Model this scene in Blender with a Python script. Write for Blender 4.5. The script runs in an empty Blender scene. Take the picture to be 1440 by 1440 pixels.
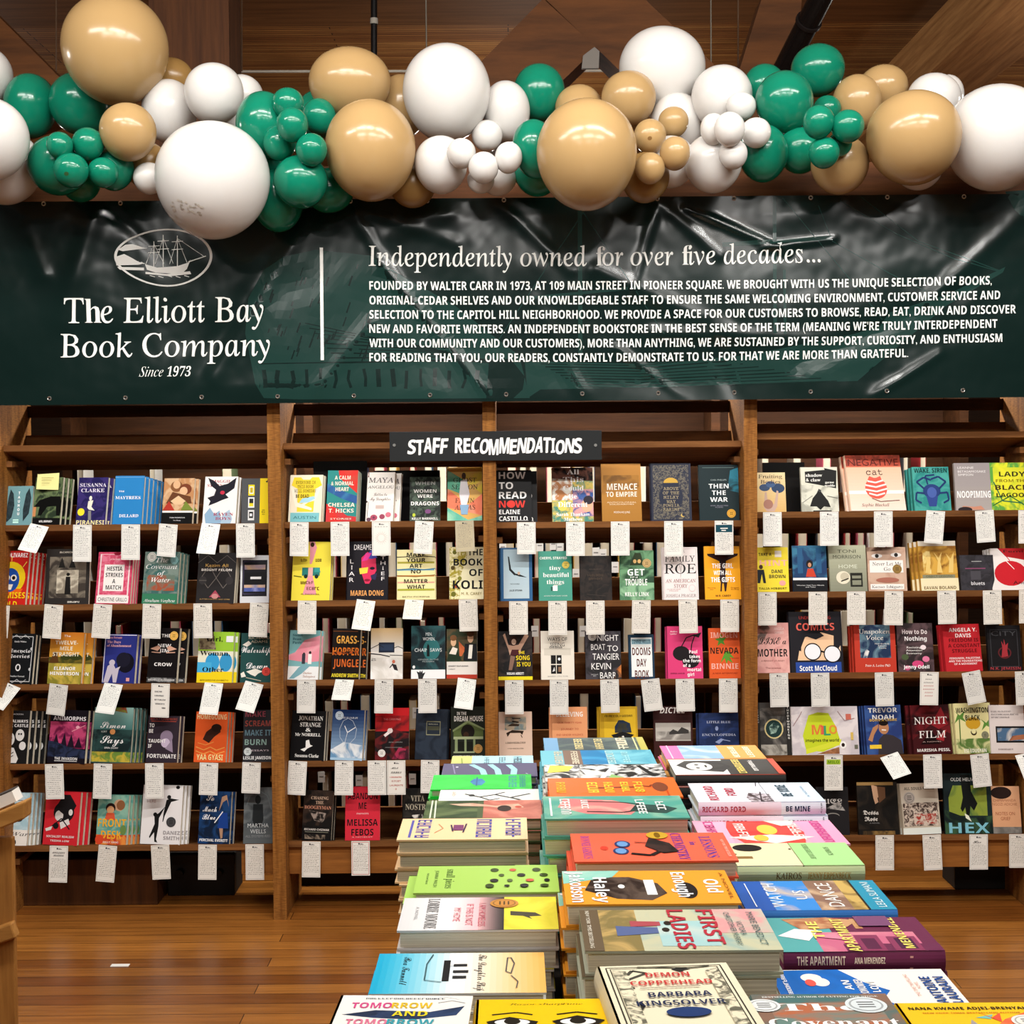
import bpy, math, random
from mathutils import Vector, Matrix, noise
random.seed(7)
SC = bpy.context.scene
COL = SC.collection
# ------------------------------------------------------------------ camera, world, lamps, added fills, exposure
F, CAMY, CAMZ, PITCH, ROLL = 2000.0, -5.56, 1.787, 1.9, -0.46
cam = bpy.data.cameras.new('camera'); cam.sensor_width = 36; cam.lens = F / 1440 * 36
camo = bpy.data.objects.new('camera', cam); COL.objects.link(camo)
CM = Matrix.Rotation(math.radians(90 - PITCH), 3, 'X') @ Matrix.Rotation(math.radians(ROLL), 3, 'Z')
CL = Vector((0, CAMY, CAMZ))
camo.matrix_world = Matrix.Translation(CL) @ CM.to_4x4()
SC.camera = camo
wd = bpy.data.worlds.new('world'); SC.world = wd; wd.use_nodes = True
wd.node_tree.nodes['Background'].inputs[0].default_value = (1.0, 0.95, 0.88, 1)
wd.node_tree.nodes['Background'].inputs[1].default_value = 0.07
SC.view_settings.view_transform = 'Standard'; SC.view_settings.look = 'None'
SC.view_settings.gamma = 1.0; SC.view_settings.use_curve_mapping = False
SC.view_settings.exposure = -0.35
LAMPC = (1.0, 0.97, 0.925)
def strip(x, y, z, power, sx=1.3, sy=0.10, aim=None):
    l = bpy.data.lights.new('strip_lamp_or_fill', 'AREA'); l.shape = 'RECTANGLE'; l.size = sx; l.size_y = sy
    l.energy = power; l.color = LAMPC
    o = bpy.data.objects.new('strip_lamp_or_fill', l); COL.objects.link(o); o.location = (x, y, z)
    d = (Vector(aim) - Vector((x, y, z))) if aim else Vector((0, 0, -1))
    o.rotation_euler = d.to_track_quat('-Z', 'Y').to_euler()
for x in (-2.2, -0.7, 0.8, 2.3):
    strip(x, -1.9, 4.0, 43, aim=(x * .9, -0.25, 1.9))
for x in (-1.4, 0.3, 1.9):
    strip(x, -3.6, 4.1, 60, aim=(x * .8, -1.9, 1.2))
for x in (-2.4, 0.4, 2.6):
    strip(x, -7.6, 4.2, 27, aim=(x * .7, -0.6, 2.0))
strip(0.2, 0.66, 2.26, 85, sx=3.7, sy=.06)            # added fill hidden behind the banner, brightens the rear bookcase
def fill_point(x, y, z, power):  # unseen fill light, added to brighten the ceiling, timbers and room behind
    l = bpy.data.lights.new('added_fill', 'POINT'); l.energy = power; l.color = (1.0, .93, .84); l.shadow_soft_size = .08
    o = bpy.data.objects.new('added_fill', l); COL.objects.link(o); o.location = (x, y, z)
fill_point(3.45, .9, 3.4, 55); fill_point(-3.6, .4, 3.3, 28); fill_point(0.2, 4.6, 3.2, 60); fill_point(-4.5, 5.5, 3.2, 40); fill_point(4.8, 5.0, 3.2, 40)

def at(px, py, Y):
    d = CM @ Vector(((px - 720) / F, (720 - py) / F, -1))
    return CL + d * ((Y - CL.y) / d.y)

# ------------------------------------------------------------------ materials
def lin(c): return c / 12.92 if c <= 0.04045 else ((c + 0.055) / 1.055) ** 2.4
def hexc(h):
    if len(h) == 3: h = h[0] * 2 + h[1] * 2 + h[2] * 2
    return tuple(lin(int(h[i:i + 2], 16) / 255) for i in (0, 2, 4)) + (1,)
MC = {}
def bare(name, rough=0.45, spec=0.5):
    m = bpy.data.materials.new(name); m.use_nodes = True
    b = m.node_tree.nodes['Principled BSDF']
    b.inputs['Roughness'].default_value = rough; b.inputs['Specular IOR Level'].default_value = spec
    return m, m.node_tree, b
def flat(h, rough=0.45, metal=0.0, spec=0.14):
    k = (h, rough, metal, spec)
    if k not in MC:
        m, nt, b = bare('paint_' + h, rough, spec); b.inputs['Base Color'].default_value = hexc(h)
        b.inputs['Metallic'].default_value = metal; MC[k] = m
    return MC[k]
def mottle(h1, h2, scale):
    k = ('mot', h1, h2, scale)
    if k not in MC:
        m, nt, b = bare('print_' + h1 + h2, 0.45, 0.16)
        tc = nt.nodes.new('ShaderNodeTexCoord'); nz = nt.nodes.new('ShaderNodeTexNoise'); rp = nt.nodes.new('ShaderNodeValToRGB')
        nz.inputs['Scale'].default_value = scale; nz.inputs['Detail'].default_value = 6; nz.inputs['Distortion'].default_value = 1.2
        rp.color_ramp.elements[0].position = 0.42; rp.color_ramp.elements[1].position = 0.58
        rp.color_ramp.elements[0].color = hexc(h1); rp.color_ramp.elements[1].color = hexc(h2)
        nt.links.new(tc.outputs['Object'], nz.inputs['Vector']); nt.links.new(nz.outputs[0], rp.inputs[0]); nt.links.new(rp.outputs[0], b.inputs['Base Color'])
        MC[k] = m
    return MC[k]
def wood(name, c1, c2, axis=0, scale=6.0, stretch=14.0, rough=0.62, saw=False, bump=0.15):
    k = ('wood', name)
    if k in MC: return MC[k]
    m, nt, b = bare(name, rough, 0.16)
    N = nt.nodes.new; L = nt.links.new
    tc = N('ShaderNodeTexCoord'); mp = N('ShaderNodeMapping'); sc = [scale * stretch / 4] * 3; sc[axis] = scale / 4
    mp.inputs['Scale'].default_value = sc
    n1 = N('ShaderNodeTexNoise'); n1.inputs['Scale'].default_value = 2.2; n1.inputs['Detail'].default_value = 8; n1.inputs['Roughness'].default_value = 0.65
    L(tc.outputs['Object'], mp.inputs[0]); L(mp.outputs[0], n1.inputs['Vector'])
    rp = N('ShaderNodeValToRGB'); rp.color_ramp.elements[0].position = 0.3; rp.color_ramp.elements[1].position = 0.72
    rp.color_ramp.elements[0].color = hexc(c1); rp.color_ramp.elements[1].color = hexc(c2)
    L(n1.outputs[0], rp.inputs[0])
    out = rp.outputs[0]
    if saw:
        mp2 = N('ShaderNodeMapping'); mp2.inputs['Rotation'].default_value = (0, math.radians(35), 0); mp2.inputs['Scale'].default_value = (40, 40, 260)
        n2 = N('ShaderNodeTexNoise'); n2.inputs['Scale'].default_value = 1.0; n2.inputs['Detail'].default_value = 3
        L(tc.outputs['Object'], mp2.inputs[0]); L(mp2.outputs[0], n2.inputs['Vector'])
        mx = N('ShaderNodeMixRGB'); mx.blend_type = 'MULTIPLY'; mx.inputs[0].default_value = 0.55
        r2 = N('ShaderNodeValToRGB'); r2.color_ramp.elements[0].position = 0.35; r2.color_ramp.elements[0].color = (.45, .4, .35, 1); r2.color_ramp.elements[1].position = 0.6; r2.color_ramp.elements[1].color = (1.15, 1.1, 1.0, 1)
        L(n2.outputs[0], r2.inputs[0]); L(out, mx.inputs[1]); L(r2.outputs[0], mx.inputs[2]); out = mx.outputs[0]
    L(out, b.inputs['Base Color'])
    bp = N('ShaderNodeBump'); bp.inputs['Strength'].default_value = bump; bp.inputs['Distance'].default_value = 0.01
    L(n1.outputs[0], bp.inputs['Height']); L(bp.outputs[0], b.inputs['Normal'])
    MC[k] = m
    return m
def planks(name, c1, c2, cm, roww, length, rough, mortar=0.0016, grain=30):
    m, nt, b = bare(name, rough, 0.4)
    N = nt.nodes.new; L = nt.links.new
    tc = N('ShaderNodeTexCoord'); br = N('ShaderNodeTexBrick')
    br.inputs['Color1'].default_value = hexc(c1); br.inputs['Color2'].default_value = hexc(c2); br.inputs['Mortar'].default_value = hexc(cm)
    br.inputs['Scale'].default_value = 1.0; br.inputs['Mortar Size'].default_value = mortar; br.inputs['Mortar Smooth'].default_value = 0.4
    br.inputs['Brick Width'].default_value = length; br.inputs['Row Height'].default_value = roww; br.offset = 0.37; br.offset_frequency = 3
    L(tc.outputs['Object'], br.inputs['Vector'])
    mp = N('ShaderNodeMapping'); mp.inputs['Scale'].default_value = (1.2, grain, 1)
    nz = N('ShaderNodeTexNoise'); nz.inputs['Scale'].default_value = 1.6; nz.inputs['Detail'].default_value = 8; nz.inputs['Roughness'].default_value = .7
    L(tc.outputs['Object'], mp.inputs[0]); L(mp.outputs[0], nz.inputs['Vector'])
    rp = N('ShaderNodeValToRGB'); rp.color_ramp.elements[0].position = .3; rp.color_ramp.elements[0].color = (.42, .36, .30, 1); rp.color_ramp.elements[1].position = .66; rp.color_ramp.elements[1].color = (1.2, 1.15, 1.05, 1)
    L(nz.outputs[0], rp.inputs[0])
    mx = N('ShaderNodeMixRGB'); mx.blend_type = 'MULTIPLY'; mx.inputs[0].default_value = .75
    L(br.outputs[0], mx.inputs[1]); L(rp.outputs[0], mx.inputs[2])
    n3 = N('ShaderNodeTexNoise'); n3.inputs['Scale'].default_value = 2.3; n3.inputs['Detail'].default_value = 4
    r3 = N('ShaderNodeValToRGB'); r3.color_ramp.elements[0].position = .35; r3.color_ramp.elements[0].color = (.7, .66, .6, 1); r3.color_ramp.elements[1].position = .6; r3.color_ramp.elements[1].color = (1, 1, 1, 1)
    L(tc.outputs['Object'], n3.inputs['Vector']); L(n3.outputs[0], r3.inputs[0])
    m2 = N('ShaderNodeMixRGB'); m2.blend_type = 'MULTIPLY'; m2.inputs[0].default_value = .7
    L(mx.outputs[0], m2.inputs[1]); L(r3.outputs[0], m2.inputs[2]); L(m2.outputs[0], b.inputs['Base Color'])
    bp = N('ShaderNodeBump'); bp.inputs['Strength'].default_value = .12; bp.inputs['Distance'].default_value = .006
    L(br.outputs['Fac'], bp.inputs['Height']); bp.invert = True; L(bp.outputs[0], b.inputs['Normal'])
    return m
def pages_mat():
    m, nt, b = bare('page_edges', 0.8, 0.1)
    N = nt.nodes.new; L = nt.links.new
    tc = N('ShaderNodeTexCoord'); mp = N('ShaderNodeMapping'); mp.inputs['Scale'].default_value = (3, 900, 3)
    nz = N('ShaderNodeTexNoise'); nz.inputs['Scale'].default_value = 1; nz.inputs['Detail'].default_value = 2
    rp = N('ShaderNodeValToRGB'); rp.color_ramp.elements[0].position = .3; rp.color_ramp.elements[0].color = hexc('bdb29a'); rp.color_ramp.elements[1].position = .6; rp.color_ramp.elements[1].color = hexc('ece4cf')
    L(tc.outputs['Object'], mp.inputs[0]); L(mp.outputs[0], nz.inputs['Vector']); L(nz.outputs[0], rp.inputs[0]); L(rp.outputs[0], b.inputs['Base Color'])
    return m
PAGE = pages_mat()
CEDAR = wood('cedar_sawn_upright', '73451b', 'aa7438', axis=2, scale=5, saw=True)
CEDARX = wood('cedar_board', '58361a', '8c5c32', axis=0, scale=5)
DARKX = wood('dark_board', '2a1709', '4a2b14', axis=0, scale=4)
OAK = wood('oak_table', '8a5a2a', 'b8803f', axis=2, scale=5)
OAKX = wood('oak_top', '94622c', 'c08a48', axis=0, scale=5)
TIMBER = wood('old_fir_timber', '40241200'[:6], '6a4022', axis=0, scale=3, stretch=18)
TIMBERZ = wood('old_fir_post', '3c2212', '5c371c', axis=2, scale=3, stretch=18)
PALET = wood('pale_fir_timber', '8a5c32', 'c4915a', axis=1, scale=3, stretch=18)

# ------------------------------------------------------------------ mesh building
class MB:
    def __init__(s): s.v = []; s.f = []; s.m = []; s.mats = []; s.smooth = []
    def mi(s, mat):
        if mat not in s.mats: s.mats.append(mat)
        return s.mats.index(mat)
    def poly(s, pts, mat, sm=False):
        b = len(s.v); s.v.extend([tuple(p) for p in pts]); s.f.append(tuple(range(b, b + len(pts)))); s.m.append(s.mi(mat)); s.smooth.append(sm)
    def raw(s, vs, fs, mat, sm=False):
        b = len(s.v); s.v.extend([tuple(p) for p in vs]); i = s.mi(mat)
        for f in fs: s.f.append(tuple(b + k for k in f)); s.m.append(i); s.smooth.append(sm)
    def hexa(s, c, mat):   # 8 corners: bottom ring 0-3, top ring 4-7
        s.raw(c, [(3, 2, 1, 0), (4, 5, 6, 7), (0, 1, 5, 4), (1, 2, 6, 5), (2, 3, 7, 6), (3, 0, 4, 7)], mat)
    def box(s, a, b, mat):
        x0, y0, z0 = a; x1, y1, z1 = b
        s.hexa([(x0, y0, z0), (x1, y0, z0), (x1, y1, z0), (x0, y1, z0), (x0, y0, z1), (x1, y0, z1), (x1, y1, z1), (x0, y1, z1)], mat)
    def tube(s, a, b, r, mat, n=14, caps=True):
        a = Vector(a); b = Vector(b); d = (b - a).normalized(); u = d.orthogonal().normalized(); w = d.cross(u)
        vs = []
        for p in (a, b):
            for k in range(n):
                t = 2 * math.pi * k / n; vs.append(p + (u * math.cos(t) + w * math.sin(t)) * r)
        s.raw(vs, [(k, (k + 1) % n, n + (k + 1) % n, n + k) for k in range(n)], mat, True)
        if caps: s.raw(vs, [tuple(range(n - 1, -1, -1)), tuple(range(n, 2 * n))], mat)
    def beam(s, a, b, w, h, mat, up=(0, 0, 1)):   # rectangular bar from a to b
        a = Vector(a); b = Vector(b); d = (b - a).normalized(); u = Vector(up); sx = d.cross(u).normalized(); sy = sx.cross(d)
        c = []
        for q in (-1, 1):
            for p, e in ((a, -1), (b, -1), (b, 1), (a, 1)):
                c.append(p + sx * (w / 2 * e) + sy * (h / 2 * q))
        s.hexa(c, mat)
    def mesh(s, name):
        me = bpy.data.meshes.new(name); me.from_pydata(s.v, [], s.f)
        for m in s.mats: me.materials.append(m)
        me.polygons.foreach_set('material_index', s.m); me.polygons.foreach_set('use_smooth', s.smooth)
        me.update(); return me
    def build(s, name, parent=None, loc=(0, 0, 0), rot=None, bevel=0):
        o = bpy.data.objects.new(name, s.mesh(name)); COL.objects.link(o)
        if parent: o.parent = parent
        o.location = loc
        if rot is not None: o.rotation_euler = rot
        if bevel:
            md = o.modifiers.new('bevel', 'BEVEL'); md.width = bevel; md.segments = 2; md.limit_method = 'ANGLE'
        return o
def tag(o, label=None, cat=None, group=None, kind=None):
    if label: o['label'] = label
    if cat: o['category'] = cat
    if group: o['group'] = group
    if kind: o['kind'] = kind
    return o
def copy_tree(o):
    c = o.copy(); COL.objects.link(c)
    for ch in o.children:
        d = ch.copy(); COL.objects.link(d); d.parent = c
    return c

# ------------------------------------------------------------------ lettering
TC = bpy.data.curves.new('lettering', 'FONT'); TC.resolution_u = 2; TC.fill_mode = 'FRONT' if False else TC.fill_mode
TO = bpy.data.objects.new('lettering', TC); COL.objects.link(TO)
def remap(s, U, l, dg=None):
    o = ''
    for c in s:
        if 'A' <= c <= 'Z' and U: o += chr(U + ord(c) - 65)
        elif 'a' <= c <= 'z' and l: o += '\u210e' if (l == 0x1D44E and c == 'h') else chr(l + ord(c) - 97)
        elif c.isdigit() and dg and ord(c) < 128: o += chr(dg + ord(c) - 48)
        else: o += c
    return o
STY = {'s': (0, 0, 0, 0), 'b': (0x1D5D4, 0x1D5EE, 0x1D7EC, 0), 'f': (0x1D400, 0x1D41A, 0x1D7CE, 0), 'g': (0x1D434, 0x1D44E, 0, .0035), 'q': (0x1D400, 0x1D41A, 0, -.006), 'j': (0x1D434, 0x1D44E, 0x1D7CE, -.004),
       'i': (0x1D434, 0x1D44E, 0, 0), 'c': (0x1D4D0, 0x1D4EA, 0, 0), 'm': (0x1D670, 0x1D68A, 0x1D7F6, 0), 'k': (0x1D56C, 0x1D586, 0, 0), 'o': (0x1D63C, 0x1D656, 0x1D7EC, 0)}
TXC = {}; CAP = {}
ADV = {}
def adv(sty, c):
    if (sty, c) not in ADV:
        if c == ' ': ADV[sty, c] = (0, .27)
        else:
            a = raw2d(sty, 'H' + c + 'H'); b = raw2d(sty, 'HH'); h = raw2d(sty, 'H'); g = raw2d(sty, c)
            full = (a[3] - a[2]) - (b[3] - b[2]); ADV[sty, c] = (g[2], full)
    return ADV[sty, c]
def text2d(sty, s):
    if sty != 'g' or not any(c in 'fh' for c in s): return raw2d(sty, s)
    if ('G', s) not in TXC:
        vs, fs, x = [], [], 0.0
        for c in s:
            st = 'q' if c in 'fh' else 'g'; lb, w = adv(st, c)
            if c == 'h': x -= .09
            if c != ' ':
                g = raw2d(st, c); b = len(vs); vs += [(vx + x, vy) for vx, vy in g[0]]; fs += [tuple(b + i for i in f) for f in g[1]]
            x += w
        xs = [v[0] for v in vs]; TXC['G', s] = (vs, fs, min(xs), max(xs))
    return TXC['G', s]
def raw2d(sty, s):
    k = (sty, s)
    if k in TXC: return TXC[k]
    U, l, d, off = STY[sty]
    TC.body = remap(s, U, l, d); TC.offset = off; TC.shear = -.22 if sty == 'g' else .24 if sty == 'j' else 0
    me = TO.to_mesh()
    vs = [(v.co.x, v.co.y) for v in me.vertices]; fs = [tuple(p.vertices) for p in me.polygons]
    TO.to_mesh_clear()
    xs = [v[0] for v in vs] or [0, 1]
    TXC[k] = (vs, fs, min(xs), max(xs))
    return TXC[k]
def cap(sty):
    if sty not in CAP: CAP[sty] = max(v[1] for v in raw2d(sty, 'E')[0])
    return CAP[sty]

# ------------------------------------------------------------------ printed artwork: a tiny drawing language
#  r c x0 y0 x1 y1 | e c cx cy rx ry | p c x y ... | l c w x y ... | n c1 c2 scale x0 y0 x1 y1 | g/h c1 c2 x0 y0 x1 y1 | t sty c x y w h TEXT/.. | k sticker
def circle(cx, cy, rx, ry, n=22): return [(cx + rx * math.cos(2 * math.pi * k / n), cy + ry * math.sin(2 * math.pi * k / n)) for k in range(n)]
def lerp(a, b, t): return tuple(a[i] + (b[i] - a[i]) * t for i in range(3))
def mixhex(a, b, t):
    def ex(h): return [int(c * 2, 16) for c in h] if len(h) == 3 else [int(h[i:i + 2], 16) for i in (0, 2, 4)]
    A, B = ex(a), ex(b); return ''.join('%02x' % round(A[i] + (B[i] - A[i]) * t) for i in range(3))
def draw(mb, code, T, W, H, step=0.00012, base=0.00015, stickers=None, rough=0.42):
    """T(u,v,d) -> point; u,v in 0..1 over the face, d = height over the face"""
    lay = 0
    for cmd in [c.strip() for c in code.split(';') if c.strip()]:
        p = cmd.split(' '); k = p[0]; d = base + lay * step; lay += 1
        def P(pts, mat): mb.poly([T(x, y, d) for x, y in pts], mat)
        if k == 'r':
            a = list(map(float, p[2:6])); P([(a[0], a[1]), (a[2], a[1]), (a[2], a[3]), (a[0], a[3])], flat(p[1], rough))
        elif k == 'n':
            a = list(map(float, p[4:8])); P([(a[0], a[1]), (a[2], a[1]), (a[2], a[3]), (a[0], a[3])], mottle(p[1], p[2], float(p[3])))
        elif k == 'q':
            P([(float(p[i]), float(p[i + 1])) for i in range(4, len(p), 2)], mottle(p[1], p[2], float(p[3])))
        elif k in 'gh':
            a = list(map(float, p[3:7])); n = 14
            for i in range(n):
                m = flat(mixhex(p[1], p[2], i / (n - 1)), rough); t0, t1 = i / n, (i + 1) / n
                if k == 'g': y0, y1 = a[1] + (a[3] - a[1]) * t0, a[1] + (a[3] - a[1]) * t1; P([(a[0], y0), (a[2], y0), (a[2], y1), (a[0], y1)], m)
                else: x0, x1 = a[0] + (a[2] - a[0]) * t0, a[0] + (a[2] - a[0]) * t1; P([(x0, a[1]), (x1, a[1]), (x1, a[3]), (x0, a[3])], m)
        elif k == 'e':
            a = list(map(float, p[2:6])); P(circle(*a), flat(p[1], rough))
        elif k == 'p':
            P([(float(p[i]), float(p[i + 1])) for i in range(2, len(p), 2)], flat(p[1], rough))
        elif k == 'b':   # lettering too small or oblique to read: upright and level pen strokes
            a = list(map(float, p[2:6])); n = int(p[6]); R = random.Random(int(a[0] * 977 + a[1] * 613 + n)); m = flat(p[1], rough); cw = (a[2] - a[0]) / n; H_ = a[3] - a[1]
            for i in range(n):
                x = a[0] + i * cw; P([(x, a[1]), (x + cw * .24, a[1]), (x + cw * .24, a[3]), (x, a[3])], m)
                for q in R.sample((0, .42, .84), R.choice((1, 2, 2, 3))):
                    P([(x + cw * .24, a[1] + q * H_), (x + cw * .78, a[1] + q * H_), (x + cw * .78, a[1] + (q + .16) * H_), (x + cw * .24, a[1] + (q + .16) * H_)], m)
                if R.random() < .5: P([(x + cw * .58, a[1]), (x + cw * .8, a[1]), (x + cw * .8, a[3]), (x + cw * .58, a[3])], m)
        elif k == 'l':
            w = float(p[2]) * W / 2; q = [(float(p[i]) * W, float(p[i + 1]) * H) for i in range(3, len(p), 2)]; m = flat(p[1], rough)
            for (x0, y0), (x1, y1) in zip(q, q[1:]):
                L = math.hypot(x1 - x0, y1 - y0) or 1; nx, ny = -(y1 - y0) / L * w, (x1 - x0) / L * w
                P([((x + sx) / W, (y + sy) / H) for x, y, sx, sy in ((x0, y0, nx, ny), (x0, y0, -nx, -ny), (x1, y1, -nx, -ny), (x1, y1, nx, ny))], m)
        elif k in 'tT':
            sty, c, x, y, w, h = p[1], p[2], *map(float, p[3:7]); lines = ' '.join(p[7:]).split('/'); left = sty.isupper() or k == 'T'; sty = sty.lower()
            sy = h * H / cap(sty); wid = [text2d(sty, s)[3] - text2d(sty, s)[2] for s in lines]
            sx = w * W / max(wid) if w else sy; m = flat(c, rough)
            for i, s in enumerate(lines):
                vs, fs, x0, x1 = text2d(sty, s); xo = x * W - (0 if left else wid[i] * sx / 2); yo = (y - h / 2 - i * h * 1.5) * H
                mb.raw([T((xo + (vx - x0) * sx) / W, (yo + vy * sy) / H, d) for vx, vy in vs], fs, m)
        elif k == 'k' and stickers is not None:
            a = list(map(float, p[2:5])); sb = MB(); ry = a[2] * W / H
            sb.poly([T(x, y, d + .0002) for x, y in circle(a[0], a[1], a[2], ry)], flat(p[1], .35))
            for q, dd in ((.82, .0003), (.72, .0004)): sb.poly([T(x, y, d + dd) for x, y in circle(a[0], a[1], a[2] * q, ry * q)], flat(mixhex(p[1], '000', .25) if q > .8 else p[1], .35))
            for j in (-1, 0, 1): sb.poly([T(a[0] + e * a[2] * .4, a[1] + ry * (.3 * j + f * .06), d + .0005) for e, f in ((-1, -1), (1, -1), (1, 1), (-1, 1))], flat(mixhex(p[1], '000', .55), .35))
            stickers.append(sb)

def flip_art(art):
    out = []
    for c in art.split(';'):
        p = c.strip().split(' ')
        if p[0] in ('r', 'b'): p[3], p[5] = '%.3f' % (1 - float(p[5])), '%.3f' % (1 - float(p[3]))
        elif p[0] == 'n': p[5], p[7] = '%.3f' % (1 - float(p[7])), '%.3f' % (1 - float(p[5]))
        elif p[0] in ('e', 'k'): p[3] = '%.3f' % (1 - float(p[3]))
        elif p[0] in 'tT': p[4] = '%.3f' % (1 - float(p[4]))
        elif p[0] in ('p', 'l', 'q'):
            s = {'p': 3, 'l': 4, 'q': 5}[p[0]]
            for i in range(s, len(p), 2): p[i] = '%.3f' % (1 - float(p[i]))
        out.append(' '.join(p))
    return ';'.join(out)
def build_book(name, w, h, t, base, art, hard=False, spine=None):
    """closed book standing at its base: x across the cover, z up, y into the block; the cover is the root, the pages a part"""
    mb = MB(); m = flat(base, .42); ct = .0028 if hard else .0012; sp = flat(spine or base, .42); bl = .004 if hard else .0008
    a = -w / 2; b = w / 2
    mb.box((a, 0, 0), (b, ct, h), m); mb.box((a, t - ct, 0), (b, t, h), m)
    n = 6; pr = []
    for i in range(n + 1):
        q = i / n; pr.append((a - bl * math.sin(math.pi * q), t * q))
    for i in range(n):
        (x0, y0), (x1, y1) = pr[i], pr[i + 1]
        mb.hexa([(x0, y0, 0), (a + ct, y0, 0), (a + ct, y1, 0), (x1, y1, 0), (x0, y0, h), (a + ct, y0, h), (a + ct, y1, h), (x1, y1, h)], sp)
    st = []
    fr = ';'.join(c for c in art.split(';') if not c.strip().startswith('$')); sc = ';'.join(c.strip()[1:] for c in art.split(';') if c.strip().startswith('$'))
    draw(mb, fr, lambda u, v, d: (a + u * w, -d, v * h), w, h, stickers=st)
    if sc: draw(mb, sc, lambda u, v, d: (a - bl * math.sin(math.pi * min(max(1 - v, 0), 1)) - .0004 - d, t * (1 - v), h * (1 - u)), h, t)
    o = mb.build(name)
    pb = MB(); i = .004 if hard else .0006
    pb.box((a + ct * 1.2, ct, i), (b - i, t - ct, h - i), PAGE); pb.build('page_block', o)
    for s in st: s.build('award_sticker', o)
    return o
ORD = ['', 'second ', 'third ', 'fourth ', 'fifth ', 'sixth ', 'seventh ', 'eighth ', 'ninth ', 'tenth ']
#@@PART2
# ------------------------------------------------------------------ the room
m = MB(); m.box((-7, -9.5, -.05), (7, 9, 0), planks('floorboards', '7e481b', 'b67836', '2c1506', .088, 2.4, .30, .0018))
tag(m.build('floor'), kind='structure')
m = MB(); m.box((-7, -9.5, 4.6), (7, 9, 4.7), planks('decking', '9a6434', 'c08a4e', '3a1f0e', .042, 3.1, .6, .004, 40))
tag(m.build('ceiling'), kind='structure')
m = MB(); m.box((-7, 8.9, 0), (7, 9, 4.6), wood('dark_wall', '2a190e', '3c2616', axis=0)); tag(m.build('wall_back'), kind='structure')
# broad planed board and laminated strips of the deck, running across
m = MB(); Y = CAMY + (4.52 - CAMZ) / (654 - 42) * F; m.box((-6.9, Y - 1.6, 4.52), (6.9, Y, 4.599), wood('deck_board', '6a4526', '8e6038', axis=0, scale=3)); tag(m.build('beam'), kind='structure')
# carrier beam over the bookcase, the banner hangs in front of it
zb0 = at(720, 290, .02).z; zb1 = at(720, 232, .02).z
m = MB(); m.box((-3.4, .02, zb0), (3.4, .3, zb1), TIMBER); tag(m.build('beam'), kind='structure')
# standing post and knee braces of the timber frame behind the garland
a = at(210, 50, 1.3); b = at(322, 50, 1.3)
m = MB(); m.box((a.x, 1.3, 0), (b.x, 1.6, 4.6), TIMBERZ); tag(m.build('column'), kind='structure')
def brace(p1, p2, w, Y, mat, h=.24):
    m = MB(); A = at(p1[0], p1[1], Y); B = at(p2[0], p2[1], Y + .02); m.beam(A, B, h, w, mat, up=(0, 1, 0.001)); return m
def brace_px(quad, Y, d, mat):
    m = MB(); f = [at(x, y, Y) for x, y in quad]; bk = [p + Vector((0, d, 0)) for p in f]; m.hexa(f + bk, mat); return tag(m.build('timber_brace'), kind='structure')
DIAG = wood('brace_fir', '452812', '6e421e', axis=0, scale=2.5, stretch=8)
brace_px([(560, 205), (640, 260), (839, 67), (764, -2)], 1.30, .25, DIAG)
brace_px([(758, -8), (835, 71), (1010, 250), (1096, 178)][:0] or [(765, -3), (1010, 232), (1120, 200), (905, -3)], 1.34, .25, DIAG)
brace_px([(-60, -35), (-140, 20), (20, 180), (120, 145)], 1.30, .25, DIAG)
brace_px([(1072, -5), (1030, 130), (1115, 130), (1128, -5)], 1.5, .2, DIAG)
# joint plate where the two braces meet
m = MB(); pl = [at(x, y, 1.28) for x, y in ((820, 78), (836, 66), (843, 72), (842, 96), (818, 96))]
m.poly(pl, flat('77716a', .5)); m.poly([p + Vector((0, .02, 0)) for p in pl][::-1], flat('77716a', .5))
for i in range(5): m.poly([pl[i], pl[(i + 1) % 5], pl[(i + 1) % 5] + Vector((0, .02, 0)), pl[i] + Vector((0, .02, 0))], flat('77716a', .5))
tag(m.build('joint_plate'), 'grey steel plate bolted where two dark timber braces meet', 'bracket')
# pale beam running away overhead
m = MB(); m.box((2.42, .6, 4.02), (2.84, 6.5, 4.32), PALET); tag(m.build('beam'), kind='structure')
# black pipe, conduit, hanging rod
m = MB(); A = at(1184, -60, .55); B = at(1088, 125, 1.25); m.tube(A, B, .052, flat('14100f', .25), 20)
o = m.build('pipe'); tag(o, 'thick glossy black pipe slanting up behind the green balloons', 'pipe')
m = MB(); m.tube(A + (B - A) * .45, A + (B - A) * .47, .060, flat('1c1716', .35), 20); m.build('coupling', o)
m = MB(); m.tube(at(200, 101, 2.6), at(1050, 99, 2.6), .008, flat('c9c2b4', .35), 8); o = m.build('conduit')
for px in (330, 600, 1000):
    m = MB(); p = at(px, 100, 2.6); m.tube(p, (p.x, p.y, 4.6), .004, flat('8a8478', .4), 6); m.build('hanger', o)
tag(o, 'thin pale metal conduit running level along the ceiling', 'conduit')
m = MB(); m.tube(at(526, -30, 1.6), at(526, 90, 1.6), .016, flat('121010', .4), 12); o = m.build('hanging_rod'); tag(o, 'slim black hanging rod dropping from the ceiling above the garland', 'rod')
m = MB(); m.tube(at(526, 26, 1.6), at(526, 34, 1.6), .02, flat('9a948a', .3), 12); m.build('clamp', o)
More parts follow.
